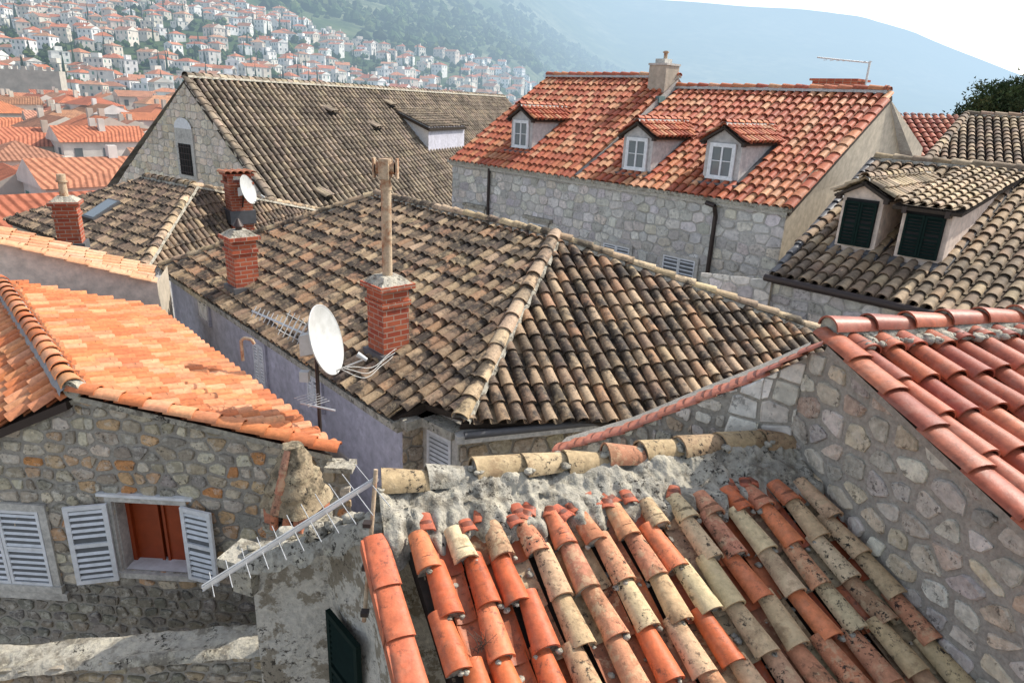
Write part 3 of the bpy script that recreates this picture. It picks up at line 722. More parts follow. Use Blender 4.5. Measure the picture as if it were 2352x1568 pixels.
X8=V((.8,.6,0));Y8=V((-.6,.8,0))
e,t=brick_chimney('tiled_cap_brick_chimney',(-8.4,20.65,-3.5),.62,.62,.85,X8,Y8,slab=False)
mb=MB()
for s in (-1,1):
    for q in (-1,1): mb.box(t+X8*(s*.26)+Y8*(q*.26)-UP*.06,X8,Y8,UP,.14,.14,.22,'brick')
mb.box(t+UP*.14,X8,Y8,UP,.8,.8,.06,'brick')
for k in range(5): tile(mb,t+X8*(-.36+.18*k)-Y8*.45+UP*.2,Y8,X8,UP,.9,.09,.09,'red',(.5,.2,.1),6)
mb.build('cap',e)
# =============================================================== SATELLITE DISHES
def dish(name,c,nrm,r,mastpts):
    e=empty(name); mb=MB(); c=V(c); n=V(nrm).normalized(); x=n.cross(UP).normalized(); y=x.cross(n)
    for off in (0,-.012):
        rows=[]
        for k in range(9):
            f=k/8; rows.append([c+x*(r*.93*f*math.cos(t))+y*(r*f*math.sin(t))+n*(.16*r*2*(f*f)*.6-.2*r+off) for t in [2*math.pi*i/40 for i in range(40)]])
        mb.grid(rows,'dish',(.7,.7,.7),True,True)
    rim=[c+x*(r*.93*math.cos(t))+y*(r*math.sin(t))-n*.008 for t in [2*math.pi*i/40 for i in range(41)]]
    mb.path(rim,.008,'dish',5)
    mb.build('reflector',e); mb=MB()
    ft=c+n*(r*.95)-y*(r*.75)
    mb.cyl(c-y*r*.95-n*.04,ft,.011,'alu',seg=6); mb.cyl(ft-y*.02,ft+(c-ft).normalized()*.11,.022,'dish',seg=10,r2=.032)
    mb.box(c-n*.22-UP*.12,x,n,UP,.12,.2,.24,'alu')
    mb.path([V(p) for p in mastpts],.022,'iron',8); mb.build('feed_arm_and_mast',e); return e
e=dish('satellite_dish',(-2.07,7.2,-2.60),(.95,-.12,.28),.40,[(-2.22,7.25,-2.5),(-2.16,7.05,-3.9),(-2.1,7.2,-4.6)])
mb=MB()
for k in range(3):
    a=V((-1.95,7.3,-2.98-.02*k)); b=V((-1.62,9.0,-3.35-.03*k)); pts=[]
    for i in range(13):
        f=i/12; pts.append(a.lerp(b,f)+V((0.02*k*math.sin(5*f),0,-.10*(1+.3*k)*4*f*(1-f)+.03*math.sin(9*f+k))))
    mb.path(pts,.0045,'cable',4)
mb.box(V((-2.3,7.05,-3.05)),V((1,0,0)),V((0,1,0)),UP,.1,.08,.12,'dish')
mb.cyl((-2.35,7.0,-3.3),(-1.95,6.95,-3.35),.012,'alu')
for k in range(6): mb.cyl((-2.4+.03*k,6.95,-3.22-.02*k),(-2.2+.03*k,7.1,-3.2-.02*k),.004,'alu',seg=5)
mb.build('cables',e)
dish('satellite_dish',(-7.9,20.2,-2.74),(.95,-.10,.28),.42,[(-8.05,20.25,-2.7),(-8.2,20.4,-3.3)])
def yagi(name,A,Bp,rods,l0,l1,rd_,boomr,mast=None,refl=False,rr=.0035):
    e=empty(name); mb=MB(); A=V(A);Bp=V(Bp); rd_=V(rd_).normalized(); d=(Bp-A).normalized()
    side=d.cross(rd_).normalized()
    mb.box(A,side,rd_,d,boomr*2,boomr*2,(Bp-A).length,'alu')
    for i in range(rods):
        c=A.lerp(Bp,(i+.5)/rods)+side*boomr; l_=l0+(l1-l0)*i/rods; mb.cyl(c-rd_*l_,c+rd_*l_,rr,'alu',seg=6)
    if refl:
        for s in (-1,1):
            for k in range(6):
                c=Bp+side*(s*(.03+.05*k))-d*(.03*k); mb.cyl(c-rd_*l1*1.5,c+rd_*l1*1.5,.005,'cable',seg=5)
            for w in (-1,1): mb.cyl(Bp+rd_*l1*w,Bp+rd_*l1*w+side*(s*.3)-d*.16,.005,'cable',seg=5)
    if mast: mb.path([V(p) for p in mast],.015,'rust',8)
    mb.build('boom_and_rods',e); return e
e=yagi('tv_antenna',(-1.79,3.35,-2.83),(-.84,3.93,-2.37),11,.15,.40,(.45,-.80,.12),.010,[(-.85,3.92,-2.30),(-.87,3.80,-2.75),(-.90,3.66,-3.3)],rr=.0032)
mb=MB()
for k in (-.02,.02): mb.cyl((-1.79,3.35,-2.83+k),(-.84,3.93,-2.37+k),.005,'alu',seg=6)
for z in (-2.62,-2.9,-3.2): mb.box(V((-.88,3.76+(z+2.6)*.25,z)),V((1,0,0)),V((0,1,0)),UP,.05,.05,.03,'iron')
mb.build('clamps',e)
yagi('tv_antenna',(-3.17,7.91,-2.53),(-2.3,7.3,-2.60),13,.07,.10,(.35,.5,.8),.012,None,True,.006)
# =============================================================== LARGE GABLED HALL (H)
H=empty('large_gabled_stone_hall'); mb=MB()
ha=V((-13.39,28.72,.33)); hv=(V((-8.48,24.87,-4.41))-ha); hr=V((.327,.945,0)); HL=36
a=ha;b=ha+hr*HL;c=b+hv*1.45;d=ha+hv*1.45
palH=((.27,.215,.155),(.32,.255,.185),(.22,.175,.13),(.36,.28,.195))
tile_roof(mb,ha,hv,hr,[(a.x,a.y),(b.x,b.y),(c.x,c.y),(d.x,d.y)],sp=.36,E=.42,r=.105,pal=palH,mat='old2',seg=5,pans=False,jt=.008,hr=1.25,lift=.008)
hw=V((-19.52,33.53,-4.11))-ha
a2_=ha+hw*1.3; flat_wall(mb,[ha,a2_,a2_+hr*HL,b],'old2')
cap_line(mb,ha+UP*.1,b+UP*.1,.16,.45,palH,'old2',5,'cement')
d_=hv.normalized(); ac=V((-d_.y,d_.x,0)).normalized(); nn=ac.cross(d_); nn=nn if nn.z>0 else -nn
for k in range(24): tile(mb,ha+d_*(.42*(k+1))+nn*.04,-d_,ac,nn,.46,.15,.13,'old2',jit(rnd.choice(palH)),5,.6,.03)
mb.build('roof',H)
mb=MB()
u,l=xyu((-19.52,33.53),(-8.48,24.87)); n_=V((u.y,-u.x,0))
O=V((-19.52,33.53,-12)); s_ap=(V((ha.x,ha.y,0))-V((O.x,O.y,0))).dot(u)
sl=(V((-8.48,24.87,0))-V((ha.x,ha.y,0))).length; m1=4.74/sl
wx=V((-13.77,29.0,0)); swx=(V((wx.x,wx.y,0))-V((O.x,O.y,0))).dot(u)
palL=((.74,.65,.52),(.80,.71,.58),(.66,.58,.46),(.78,.65,.49))
za=12.33-.12
stone_wall(mb,O,u,n_,[[(-2.5,0),(s_ap,0),(s_ap,za),(-2.5,za-(s_ap+2.5)*.62)],[(s_ap,0),(s_ap+sl*1.4,0),(s_ap+sl*1.4,za-m1*sl*1.4),(s_ap,za)]],.5,.3,palL,.03,.03,'lime','mortarL',jx=.25,jy=.1,rc=.08)
wc=O+u*swx+UP*(12-3.45)+n_*.03
mb.box(wc+UP*-.15,u,n_,UP,1.45,.12,2.0,'trim'); mb.box(wc+n_*.03,u,n_,UP,1.0,.1,1.25,'dark')
for k in range(5): mb.cyl(wc+n_*.1+u*(-.4+.2*k),wc+n_*.1+u*(-.4+.2*k)+UP*1.25,.014,'iron',seg=5)
for k in range(5): mb.cyl(wc+n_*.1-u*.5+UP*(.12+.25*k),wc+n_*.1+u*.5+UP*(.12+.25*k),.014,'iron',seg=5)
ar=[wc+UP*1.85+u*(.72*math.cos(t))+UP*(.42*math.sin(t))+n_*.065 for t in [math.pi*i/12 for i in range(13)]]
mb.face(ar,'white')
mb.build('gable_wall',H)
mb=MB()
nH=hr.cross(hv.normalized()); nH=nH if nH.z>0 else -nH
dH=hv.normalized()
for (s,t_) in ((8,1.8),(11,3.0),(14.5,1.2),(3,6.9)):
    p=ha+hr*s+dH*t_
    for k in (-1,0,1): tile(mb,p+dH*.5+nH*.28+hr*(k*.2),(-dH-nH*.35).normalized(),hr,nH,.8,.13,.12,'old2',jit(palH[1]),5)
    mb.box(p+dH*.48,hr,dH,nH,.55,.03,.24,'dark')
q0=ha+hr*14.8+dH*1.7; q1=q0+dH*3.6; t1=q1+UP*1.35
flat_wall(mb,[q0,q1,t1],'white'); flat_wall(mb,[q1,q1+hr*5,t1+hr*5,t1],'plaster')
tile_roof(mb,q0+UP*.05,(t1-q0),hr,[((q0-hr*.2).x,(q0-hr*.2).y),((q0+hr*5).x,(q0+hr*5).y),((t1+hr*5+dH*.3).x,(t1+hr*5+dH*.3).y),((t1-hr*.2+dH*.3).x,(t1-hr*.2+dH*.3).y)],sp=.36,E=.42,r=.115,pal=palH,mat='old2',seg=4,pans=False)
mb.build('roof_vents_and_dormer',H)
# =============================================================== RED ROOF HOUSE (I)
s=1.25
I=empty('red_roof_dormer_house')
i0=V((-1.91,19.93,-1.55))*s;i1=V((4.94,12.70,-1.55))*s;ir=V((7.45,15.33,.50))*s;im=V((1.40,16.51,-1.55))*s
ue,Le=xyu(i0,i1); qi=V((-ue.y,ue.x,0)); qi=qi if qi.y>0 else -qi
nI=-qi; zE=i0.z; run=(ir-i1).dot(qi); riseR=ir.z-zE; mR=riseR/run
palI=((.50,.14,.07),(.58,.23,.11),(.42,.11,.06),(.64,.33,.18),(.52,.17,.085),(.46,.13,.07))
dormers=[(V((.01,18.75,0))*s,1.0,1.05),(V((2.58,15.68,0))*s,1.0,1.05),(V((4.05,14.19,0))*s,1.0,1.05)]
mb=MB()
sm=(im-i0).dot(ue)
def inside_d(O):
    for (p,w,h) in dormers:
        r=O-V((p.x,p.y,0)); a=r.dot(ue); q=r.dot(qi)
        if abs(a)<w/2-.02 and -.05<q<h/mR: return True
    return False
riseL=riseR+.32; mL=riseL/run
over=.15
def slope_roof(x0,x1,m):
    A=i0+ue*x0-qi*over; Bq=i0+ue*x1-qi*over; C_=i0+ue*x1+qi*run; D_=i0+ue*x0+qi*run
    tile_roof(mb,V((A.x,A.y,zE-m*over)),V((-qi.x,-qi.y,-m)),ue,[(A.x,A.y),(Bq.x,Bq.y),(C_.x,C_.y),(D_.x,D_.y)],sp=.245,E=.36,r=.10,pal=palI,mat='red',seg=6,holes=[inside_d],jt=.014)
slope_roof(0,sm-.05,mL); slope_roof(sm+.05,Le+.1,mR)
R0_=i0+qi*run+UP*riseL; R1_=i0+ue*sm+qi*run+UP*riseL; R2_=i0+ue*sm+qi*run+UP*riseR; R3_=i1+qi*run+UP*riseR
cap_line(mb,R0_+UP*.08,R1_+UP*.08,.13,.4,palI,'red',6,'mortarL'); cap_line(mb,R2_+UP*.08,R3_+UP*.08,.13,.4,palI,'red',6,'mortarL')
flat_wall(mb,[R0_,R1_,R1_+qi*run-UP*riseL,R0_+qi*run-UP*riseL],'red'); flat_wall(mb,[R2_,R3_,R3_+qi*run-UP*riseR,R2_+qi*run-UP*riseR],'red')
flat_wall(mb,[i0+ue*sm,R2_,R1_],'mortarL')
mb.box(i0+ue*sm+qi*run*.5+UP*(riseR*.5-.03),ue,(qi+UP*mR).normalized(),(UP-qi*mR).normalized(),.16,run*1.16,.06,'lead')
d_=(qi+UP*mR).normalized(); nn=ue.cross(d_); nn=nn if nn.z>0 else -nn
for k in range(13): tile(mb,i1+ue*.08-qi*over-UP*mR*over+d_*(.38*k)+nn*.02,d_,ue,nn,.43,.14,.13,'red',jit(rnd.choice(palI)),6,.6,.03)
mb.build('roof',I)
mb=MB()
palI2=((.66,.63,.58),(.72,.69,.64),(.58,.56,.52),(.68,.63,.55),(.52,.50,.47))
O=i0.copy(); O.z=-12; H_=12+zE-.12
stone_wall(mb,O,ue,nI,[[(0,0),(Le,0),(Le,H_),(0,H_)]],.38,.25,palI2,.035,.022,'lime','mortarL',jx=.3,jy=.18,rc=.1)
mb.box(i0.lerp(i1,.5)+UP*(-.17)+nI*.08,ue,nI,UP,Le+.2,.2,.1,'cement'); mb.box(i0.lerp(i1,.5)+UP*(-.25)+nI*.04,ue,nI,UP,Le+.1,.12,.078,'trim')
flat_wall(mb,[i1+UP*-10,i1,R3_-UP*.05,V((10.28,18.28,-.66))*s,V((10.28*s,18.28*s,-12))],'beige',.2,V((ue.x,ue.y,0)))
flat_wall(mb,[i0+UP*-10,i0,R0_,i0+qi*run*2,i0+qi*run*2+UP*-10],'beige')
def on_wall(t,z): return V((i0.x,i0.y,0))+ue*t+nI*.03+UP*z
def tI(x,y): return (V((x*s,y*s,0))-V((i0.x,i0.y,0))).dot(ue)
for (x,y,z,w,h) in ((2.31,15.47,-4.72,.95,1.0),(3.48,14.25,-4.78,1.0,1.1),(5,12.6,-4.4*s,.9,1.0)):
    closed_window(mb,on_wall(tI(x,y),z),ue,nI,w,h)
for (x,y,z) in ((-1.15,19.1,-4.05),(.55,17.33,-4.05)):
    c=on_wall(tI(x,y),z); glazed(mb,c,ue,nI,.7,.45); framed(mb,c,ue,nI,.7,.45); mb.box(c+UP*.56+nI*.05,ue,nI,UP,1.2,.2,.1,'cement')
p=on_wall(tI(3.97,13.72),0)+nI*.06; mb.path([p+UP*(-1.72*s)-ue*.25+nI*.1,p+UP*(-1.76*s)+nI*.1,p+UP*(-1.95*s),p+UP*-9],.055,'iron',8)
p=on_wall(tI(-.77,18.72),0)+nI*.06; mb.path([p+UP*(-1.62*s),p+UP*(-3.0*s)],.05,'iron',8)
mb.build('walls',I)
def dormer(parent,base,w,h,pk,ue,qi,m,roofz,win,pal,mat,wallmat='dplaster',shed=False,ov=.16,tm='white'):
    """base: point on the roof plane at front-centre"""
    mb=MB(); nf=-qi; b=V((base.x,base.y,roofz))
    L_=b-ue*w/2; R_=b+ue*w/2; dp=h/m if not shed else h/(m-.12)
    dd_=lambda p,q,z: p+qi*q+UP*z
    flat_wall(mb,[L_-UP*.2,R_-UP*.2,dd_(R_,0,h),dd_(L_,0,h)],wallmat)
    for P_ in (L_,R_):
        flat_wall(mb,[P_-UP*.2,dd_(P_,0,h),dd_(P_,dp,h+(.12*dp if shed else 0)),dd_(P_,dp,h-.3)],wallmat)
        mb.box(P_+qi*dp*.47+UP*(m*dp*.47+.02),ue,(qi+UP*m).normalized(),(UP-qi*m).normalized(),.26,dp*1.1,.05,'lead')
    mb.box(b+nf*.08-UP*.06,ue,nf,UP,w+.3,.3,.05,'lead')
    if not shed:
        pkp=b+UP*(h+pk); flat_wall(mb,[dd_(L_,0,h),dd_(R_,0,h),pkp],wallmat)
        tp=(h+pk)/m
        for sg in (-1,1):
            d=(ue*sg*(w/2)-UP*pk).normalized(); edge=(w/2+ov)
            m2=pk/(w/2); zz=h+pk-m2*edge
            xy=[pkp-qi*ov,pkp+qi*tp,b+ue*(sg*edge)+qi*max(.1,zz/m),b+ue*(sg*edge)-qi*ov]
            tile_roof(mb,pkp+UP*.06,d,qi,[(p.x,p.y) for p in xy],sp=.19,E=.27,r=.075,pal=pal,mat=mat,seg=5,thick=.05)
        cap_line(mb,pkp-qi*(ov+.02)+UP*.10,pkp+qi*(tp*.95)+UP*.105,.085,.3,pal,mat,6,'mortarL')
        for sg in (-1,1): mb.box(b+ue*(sg*(w/2+.06))-qi*.06+UP*(h-.16),ue,qi,UP,.08,.12,.12,'iron')
    else:
        A=b-qi*ov+UP*(h+.05-.12*ov); xy=[b-ue*(w/2+ov)-qi*ov,b+ue*(w/2+ov)-qi*ov,b+ue*(w/2+ov)+qi*dp,b-ue*(w/2+ov)+qi*dp]
        tile_roof(mb,A,-(qi+UP*.12),ue,[(p.x,p.y) for p in xy],sp=.2,E=.3,r=.08,pal=pal,mat=mat,seg=6,thick=.06)
        for sg in (-1,1): mb.box(b+ue*(sg*(w/2-.05))-qi*.08+UP*(h-.14),ue,qi,UP,.08,.16,.12,'iron')
    c=b+nf*.02+UP*.12
    ww=w*.62; wh=h*.74
    if win=='glass': framed(mb,c,ue,nf,ww,wh,tm,.05,.05); glazed(mb,c+nf*.01,ue,nf,ww,wh)
    else:
        mb.box(c+nf*.01,ue,nf,UP,w*.8,.02,wh+.05,'dark')
        for sg in (-1,1): shutter(mb,c+ue*(sg*w*.2)+nf*.03,ue,nf,w*.39,wh,'green',12,.04,.04)
    mb.build('dormer',parent)
def rz(p,m): return zE+(V((p.x,p.y,0))-V((i0.x,i0.y,0))).dot(qi)*m
for (p,w,h) in dormers:
    mm=mL if p.x<1 else mR
    dormer(I,p,w,h,.30,ue,qi,mm,rz(p,mm)-.02,'glass',palI,'red')
e=empty('plastered_chimney'); mb=MB(); c=R1_-ue*.35-qi*.35+UP*-.62
mb.box(c,ue,qi,UP,.66,.7,.98,'beige'); mb.box(c+UP*.98,ue,qi,UP,.72,.76,.06,'trim'); mb.box(c+UP*1.04-ue*.05,ue,qi,UP,.36,.4,.14,'trim'); mb.cyl(c+UP*1.18,c+UP*1.42,.06,'rust'); mb.cyl(c+UP*1.36,c+UP*1.4,.1,'rust')
mb.box(c-qi*.5+UP*-.15,ue,qi,UP,.8,.3,.2,'teal'); mb.build('stack',e)
e=empty('rooftop_brick_stack_with_antenna'); mb=MB(); c=V((7.37,17.17,0))*s+UP*.02
mb.box(c,ue,qi,UP,1.25,.8,.95,'brick'); mb.box(c+UP*.95,ue,qi,UP,1.4,.9,.06,'brick')
t=c+ue*.75+UP*.6; mb.cyl(t,t+UP*.9,.03,'alu'); mb.cyl(t+UP*.85,t+UP*.9-V((1.5,0,-.03)),.02,'alu')
for k in range(8): mb.cyl(t+UP*.87-V((.18*k,.12,0)),t+UP*.87-V((.18*k,-.12,0)),.008,'alu',seg=5)
mb.build('stack',e)
# =============================================================== GREEN SHUTTER HOUSE (J)
J=empty('green_shutter_dormer_house'); mb=MB()
j0=V((3.96,10.31,-2.33))*s;j1=V((5.85,8.35,-2.33))*s;jr=V((6.75,13.51,-.75))*s
uj,_=xyu(j0,j1); qj=V((-uj.y,uj.x,0)); qj=qj if qj.y>0 else -qj
pn=(j1-j0).cross(jr-j0).normalized(); pn=pn if pn.z>0 else -pn; mJ=math.hypot(pn.x,pn.y)/pn.z
je=j0+uj*6.5; jre=jr+uj*8
palJ=((.30,.215,.14),(.38,.28,.18),(.22,.16,.11),(.44,.33,.21),(.33,.225,.14))
jd=[(V((5.21,10.52,0))*s,.74,1.12),(V((5.82,9.84,0))*s,.80,1.02)]
def inJ(O):
    for (p,w,h) in jd:
        r=O-V((p.x,p.y,0)); a=r.dot(uj); q=r.dot(qj)
        if abs(a)<w/2 and -.05<q<h/mJ: return True
    return False
tile_roof(mb,j0,V((pn.x,pn.y,-(pn.x**2+pn.y**2)/pn.z)),uj,[(j0.x,j0.y),(je.x,je.y),(jre.x,jre.y),(jr.x,jr.y)],sp=.235,E=.34,r=.098,pal=palJ,mat='old2',seg=6,holes=[inJ])
cap_line(mb,jr+UP*.06,jre+UP*.06,.13,.4,palJ,'old2',6)
cap_line(mb,j0+UP*.0,jr+UP*.03,.08,.4,((.09,.08,.075),),'lead',5,None)
flat_wall(mb,[jr,jre,jre+qj*4-UP*1.8,jr+qj*4-UP*1.8],'old2')
mb.cyl(j0-uj*.1-qj*.1-UP*.06,je-qj*.1-UP*.06,.07,'iron'); mb.path([j0+qj*.1-UP*.0-uj*.05,jr+UP*.02-uj*.08],.05,'lead')
mb.build('roof',J)
mb=MB()
O=j0+qj*.12; O=V((O.x,O.y,-10)); Lj=6.6
stone_wall(mb,O-uj*1.6,uj,-qj,[[(0,0),(1.6,0),(1.6,10+j0.z-.13),(0,10+j0.z-.3)],[(1.6,0),(Lj+1.6,0),(Lj+1.6,10+j0.z-.13),(1.6,10+j0.z-.13)]],.36,.23,palI2,.03,.022,'lime','mortarL',jx=.3,jy=.18,rc=.1)
flat_wall(mb,[j0-UP*8,j0-UP*.1,jr-UP*.1,jr-UP*8],'beige')
mb.path([O+uj*(.6+.25*k)+UP*(10+j0.z-1.25+.12*math.sin(k*.9))-qj*.05 for k in range(9)],.014,'iron',5)
mb.build('walls',J)
for k,(p,w,h) in enumerate(jd):
    z=j0.z+(V((p.x,p.y,0))-V((j0.x,j0.y,0))).dot(qj)*mJ
    dormer(J,p,w,h,.2,uj,qj,mJ,z-.02,'green',((.50,.38,.24),(.42,.32,.21),(.56,.43,.28)),'old2','cream',shed=(k==1))
Kh=empty('grey_tiled_roof_house'); mb=MB()
k0=V((11.7,19.14,.18))*1.5;k1=V((9.0,16.0,-1.1))*1.5;k2=V((16.5,16.6,.18))*1.5; k3=V((14.0,12.6,-1.35))*1.5
plane_roof(mb,k0,k1,k2,[(k0.x,k0.y),(k1.x,k1.y),(k3.x,k3.y),(k2.x,k2.y)],sp=.27,E=.4,r=.115,pal=palJ,mat='old2',seg=5,pans=False)
cap_line(mb,k0+UP*.05,k2+UP*.05,.15,.45,palJ,'old2',5); cap_line(mb,k1+UP*.05,k0+UP*.05,.15,.45,palJ,'old2',5)
flat_wall(mb,[k1-UP*8,k3-UP*8,k3-UP*.15,k1-UP*.15],'lime'); flat_wall(mb,[k0-UP*8,k1-UP*8,k1-UP*.15,k0-UP*.15],'lime')
mb.build('roof_and_walls',Kh)
Kr=empty('red_tiled_roof_house'); mb=MB()
r0=V((16.3,33,.25));r1=V((22.5,32,.25));r2=V((14.6,27.5,-2.2));r3=V((21,27,-2.2))
plane_roof(mb,r0,r1,r2,[(r0.x,r0.y),(r1.x,r1.y),(r3.x,r3.y),(r2.x,r2.y)],sp=.30,E=.45,r=.125,pal=((.46,.15,.09),(.52,.22,.13),(.36,.12,.08)),mat='red',seg=5,pans=False)
flat_wall(mb,[r2-UP*8,r3-UP*8,r3-UP*.15,r2-UP*.15],'lime'); flat_wall(mb,[r0-UP*8,r2-UP*8,r2-UP*.15,r0-UP*.15],'lime'); mb.build('roof_and_walls',Kr)
# =============================================================== BACKGROUND TERRAIN
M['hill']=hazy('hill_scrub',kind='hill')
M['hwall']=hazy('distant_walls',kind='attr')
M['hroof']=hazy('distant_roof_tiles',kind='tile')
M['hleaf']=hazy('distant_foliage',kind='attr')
def itp(x,T):
    if x<=T[0][0]: return T[0][1]
    for (a,p),(b,q) in zip(T[:-1],T[1:]):
        if x<=b: f=(x-a)/(b-a); return p+(q-p)*f
    return T[-1][1]
E2=[(-1.5,.28),(-.5,.25),(-.3,.21),(-.05,.17),(.03,.145),(.125,.136),(.28,.132),(.40,.130),(.44,.127),(.516,.110),(.60,.084),(.676,.062),(.8,.03),(1.0,.005),(1.5,-.01)]
Y0=[(-1.5,190),(-.3,195),(-.1,230),(0,330),(.06,700),(.15,1100),(1.5,1200)]
YC=[(-1.5,1100),(-.4,1150),(-.1,1500),(.12,2400),(1.5,2400)]
def tz(x,y):
    a=x/max(y,1); e=itp(a,E2); y0=itp(a,Y0); yc=itp(a,YC)
    t=max(0,(y-y0)/(yc-y0)); t1_=min(t,1)
    z=e*(t1_**.85)*min(y,yc)-22*(1-t1_)-max(0,y-yc)*.05
    if y>150: z+=(MN.noise(V((x*.006,y*.006,0)))*14+MN.noise(V((x*.02,y*.02,3)))*4)*min(1,(y-150)/400)*(1-.75*t1_)
    return z
mb=MB(); rows=[]
ys=[40*1.045**i for i in range(0,95)]; ys=[y for y in ys if y<2400]+[2400,2600,3200]
for y in ys: rows.append([V(((-1.5+3.0*i/220)*y,y,tz((-1.5+3.0*i/220)*y,y))) for i in range(221)])
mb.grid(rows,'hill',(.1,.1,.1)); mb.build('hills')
M['gnd']=surf('ground_paving',base=(.22,.20,.17),stain=.4,s1=.4,s2=3)
mb=MB(); g=8000; mb.face([(-g,-g,-26),(g,-g,-26),(g,g,-26),(-g,g,-26)],'gnd'); mb.build('ground')
mb=MB(); mb.face([(-30,-10,-12.5),(60,-10,-12.5),(60,40,-12.5),(-30,40,-12.5)],'gnd'); mb.build('street_pavement')
def house(mb,x,y,z,w,d,h,rot,wc,rc,win=2,kind=None):
    ax=V((math.cos(rot),math.sin(rot),0)); ay=V((-ax.y,ax.x,0)); c=V((x,y,z)); o=.35; rh=min(w,d)*.5*rnd.uniform(.42,.6)
    P=[c+ax*(i*w/2)+ay*(j*d/2) for i,j in ((-1,-1),(1,-1),(1,1),(-1,1))]
    for i in range(4):
        a,b=P[i],P[(i+1)%4]; mb.face([a-UP*8,b-UP*8,b+UP*h,a+UP*h],'hwall',wc)
        e=(b-a); l=e.length; e.normalize(); nn=V((e.y,-e.x,0))
        if nn.y<.3 and win:
            fl=max(1,int(h/2.9)); nw=max(1,int(l/2.6))
            for f in range(fl):
                for k in range(nw):
                    if rnd.random()<.12: continue
                    q=a+e*(l*(k+.5)/nw)+UP*(h-2.1-f*2.9)+nn*.05; sc=(.12,.13,.13) if rnd.random()<.7 else (.14,.24,.19)
                    ww=.45; mb.face([q-e*ww,q+e*ww,q+e*ww+UP*1.35,q-e*ww+UP*1.35],'hwall',sc)
    Q=[c+ax*(i*(w/2+o))+ay*(j*(d/2+o))+UP*h for i,j in ((-1,-1),(1,-1),(1,1),(-1,1))]
    if kind=='flat':
        mb.face(Q,'hwall',(.6,.58,.54)); mb.box(c+UP*h,ax,ay,UP,w*.4,d*.4,2.2,'hwall',wc); return
    if w<d:
        Q=Q[1:]+Q[:1]; w,d=d,w; ax,ay=ay,-ax
    ex=-(d/2) if kind=='hip' else o
    r0=c-ax*(w/2+ex)+UP*(h+rh); r1=c+ax*(w/2+ex)+UP*(h+rh)
    sl=math.hypot(d/2,rh)
    mb.face([Q[0],Q[1],r1,r0],'hroof',rc,[(0,0),(w,0),(w*.9,sl),(w*.1,sl)]); mb.face([Q[2],Q[3],r0,r1],'hroof',rc,[(0,0),(w,0),(w*.9,sl),(w*.1,sl)])
    mb.face([Q[1],Q[2],r1],'hroof' if kind=='hip' else 'hwall',rc if kind=='hip' else wc,[(0,0),(d,0),(d/2,sl)])
    mb.face([Q[3],Q[0],r0],'hroof' if kind=='hip' else 'hwall',rc if kind=='hip' else wc,[(0,0),(d,0),(d/2,sl)])
    for _ in range(rnd.choice((0,1,1,2))):
        q=c+ax*rnd.uniform(-w/3,w/3)+ay*rnd.uniform(-1,1)+UP*(h+rh*.5); mb.box(q,ax,ay,UP,.7,.7,rh*.5+.9,'hwall',wc)
wcs=((.62,.58,.52),(.70,.67,.62),(.55,.49,.41),(.66,.59,.50),(.58,.50,.41),(.74,.72,.68))
rcs=((.50,.19,.10),(.54,.24,.14),(.46,.17,.095),(.50,.27,.17),(.37,.19,.12))
mb=MB(); mt=MB(); HB=[(-1.2,.14),(-.7,.135),(-.5,.13),(-.42,.12),(-.36,.105),(-.30,.088),(-.24,.064),(-.15,.055),(-.05,.052),(.0,.046),(.03,.030),(.06,.014),(.09,-.05)]
def clump(mb,p,r,col,tall=1.0,mat='hleaf'):
    n=6; k=rnd.uniform(0,6); rows=[]
    for j in range(4):
        f=j/3; rr=r*math.sin(math.pi*(.18+.80*f)) if tall<1.6 else r*(1-f)*.9+.02
        rows.append([p+V((math.cos(t)*rr*rnd.uniform(.65,1.35),math.sin(t)*rr*rnd.uniform(.65,1.35),r*tall*(f*1.7-.2)*rnd.uniform(.8,1.2))) for t in [k+2*math.pi*i/n for i in range(n)]])
    mb.grid(rows,mat,col,False,True); mb.face(rows[-1],mat,col)
def bush(mb,p,r,col):
    for _ in range(3): clump(mb,p+V((rnd.uniform(-.5,.5),rnd.uniform(-.5,.5),rnd.uniform(0,.4)))*r,r*rnd.uniform(.4,.75),jit(col,.25),rnd.uniform(.8,1.2))
greens=((.035,.06,.02),(.05,.08,.028),(.03,.05,.02),(.075,.10,.035))
y=205.0
while y<820:
    x=-1.02*y
    while x<.08*y:
        xx=x+rnd.uniform(-4,4); yy=y+rnd.uniform(-4,4); a=xx/yy; z=tz(xx,yy)
        grp=MN.noise(V((xx*.016,yy*.016,5)))
        dens=(.76 if a<-.25 else .62)+grp*.6
        if z/yy<itp(a,HB)+MN.noise(V((xx*.03,yy*.03,1)))*.012:
            if rnd.random()<dens:
                h=rnd.choice((3.5,4,5,6,6,8)); k=rnd.choice(('hip','gable','hip','gable','hip','flat'))
                house(mb,xx,yy,z,rnd.uniform(6.5,11.5),rnd.uniform(6,9),h,rnd.gauss(-.25,.4),jit(rnd.choice(wcs),.06),jit(rnd.choice(rcs)),2,k)
            for q in range(3):
                if rnd.random()<.7:
                    px,py=xx+rnd.uniform(-8,8),yy-rnd.uniform(4,8)
                    if rnd.random()<.16: clump(mt,V((px,py,tz(px,py))),1.2,jit(greens[2],.25),6)
                    else: bush(mt,V((px,py,tz(px,py))),rnd.uniform(1.8,3.8),rnd.choice(greens))
        x+=11.5+y*.005
    y+=10+y*.011
for i in range(9000):
    yy=rnd.uniform(330,1500); a=rnd.uniform(-.95,.16); xx=a*yy; z=tz(xx,yy)
    if z/yy<itp(a,HB): continue
    if yy>itp(a,YC)*1.05: continue
    if MN.noise(V((xx*.008,yy*.008,9)))<-.25: continue
    clump(mt,V((xx,yy,z)),rnd.uniform(3.0,7.5),jit(rnd.choice(greens),.3),rnd.uniform(.7,1.1))
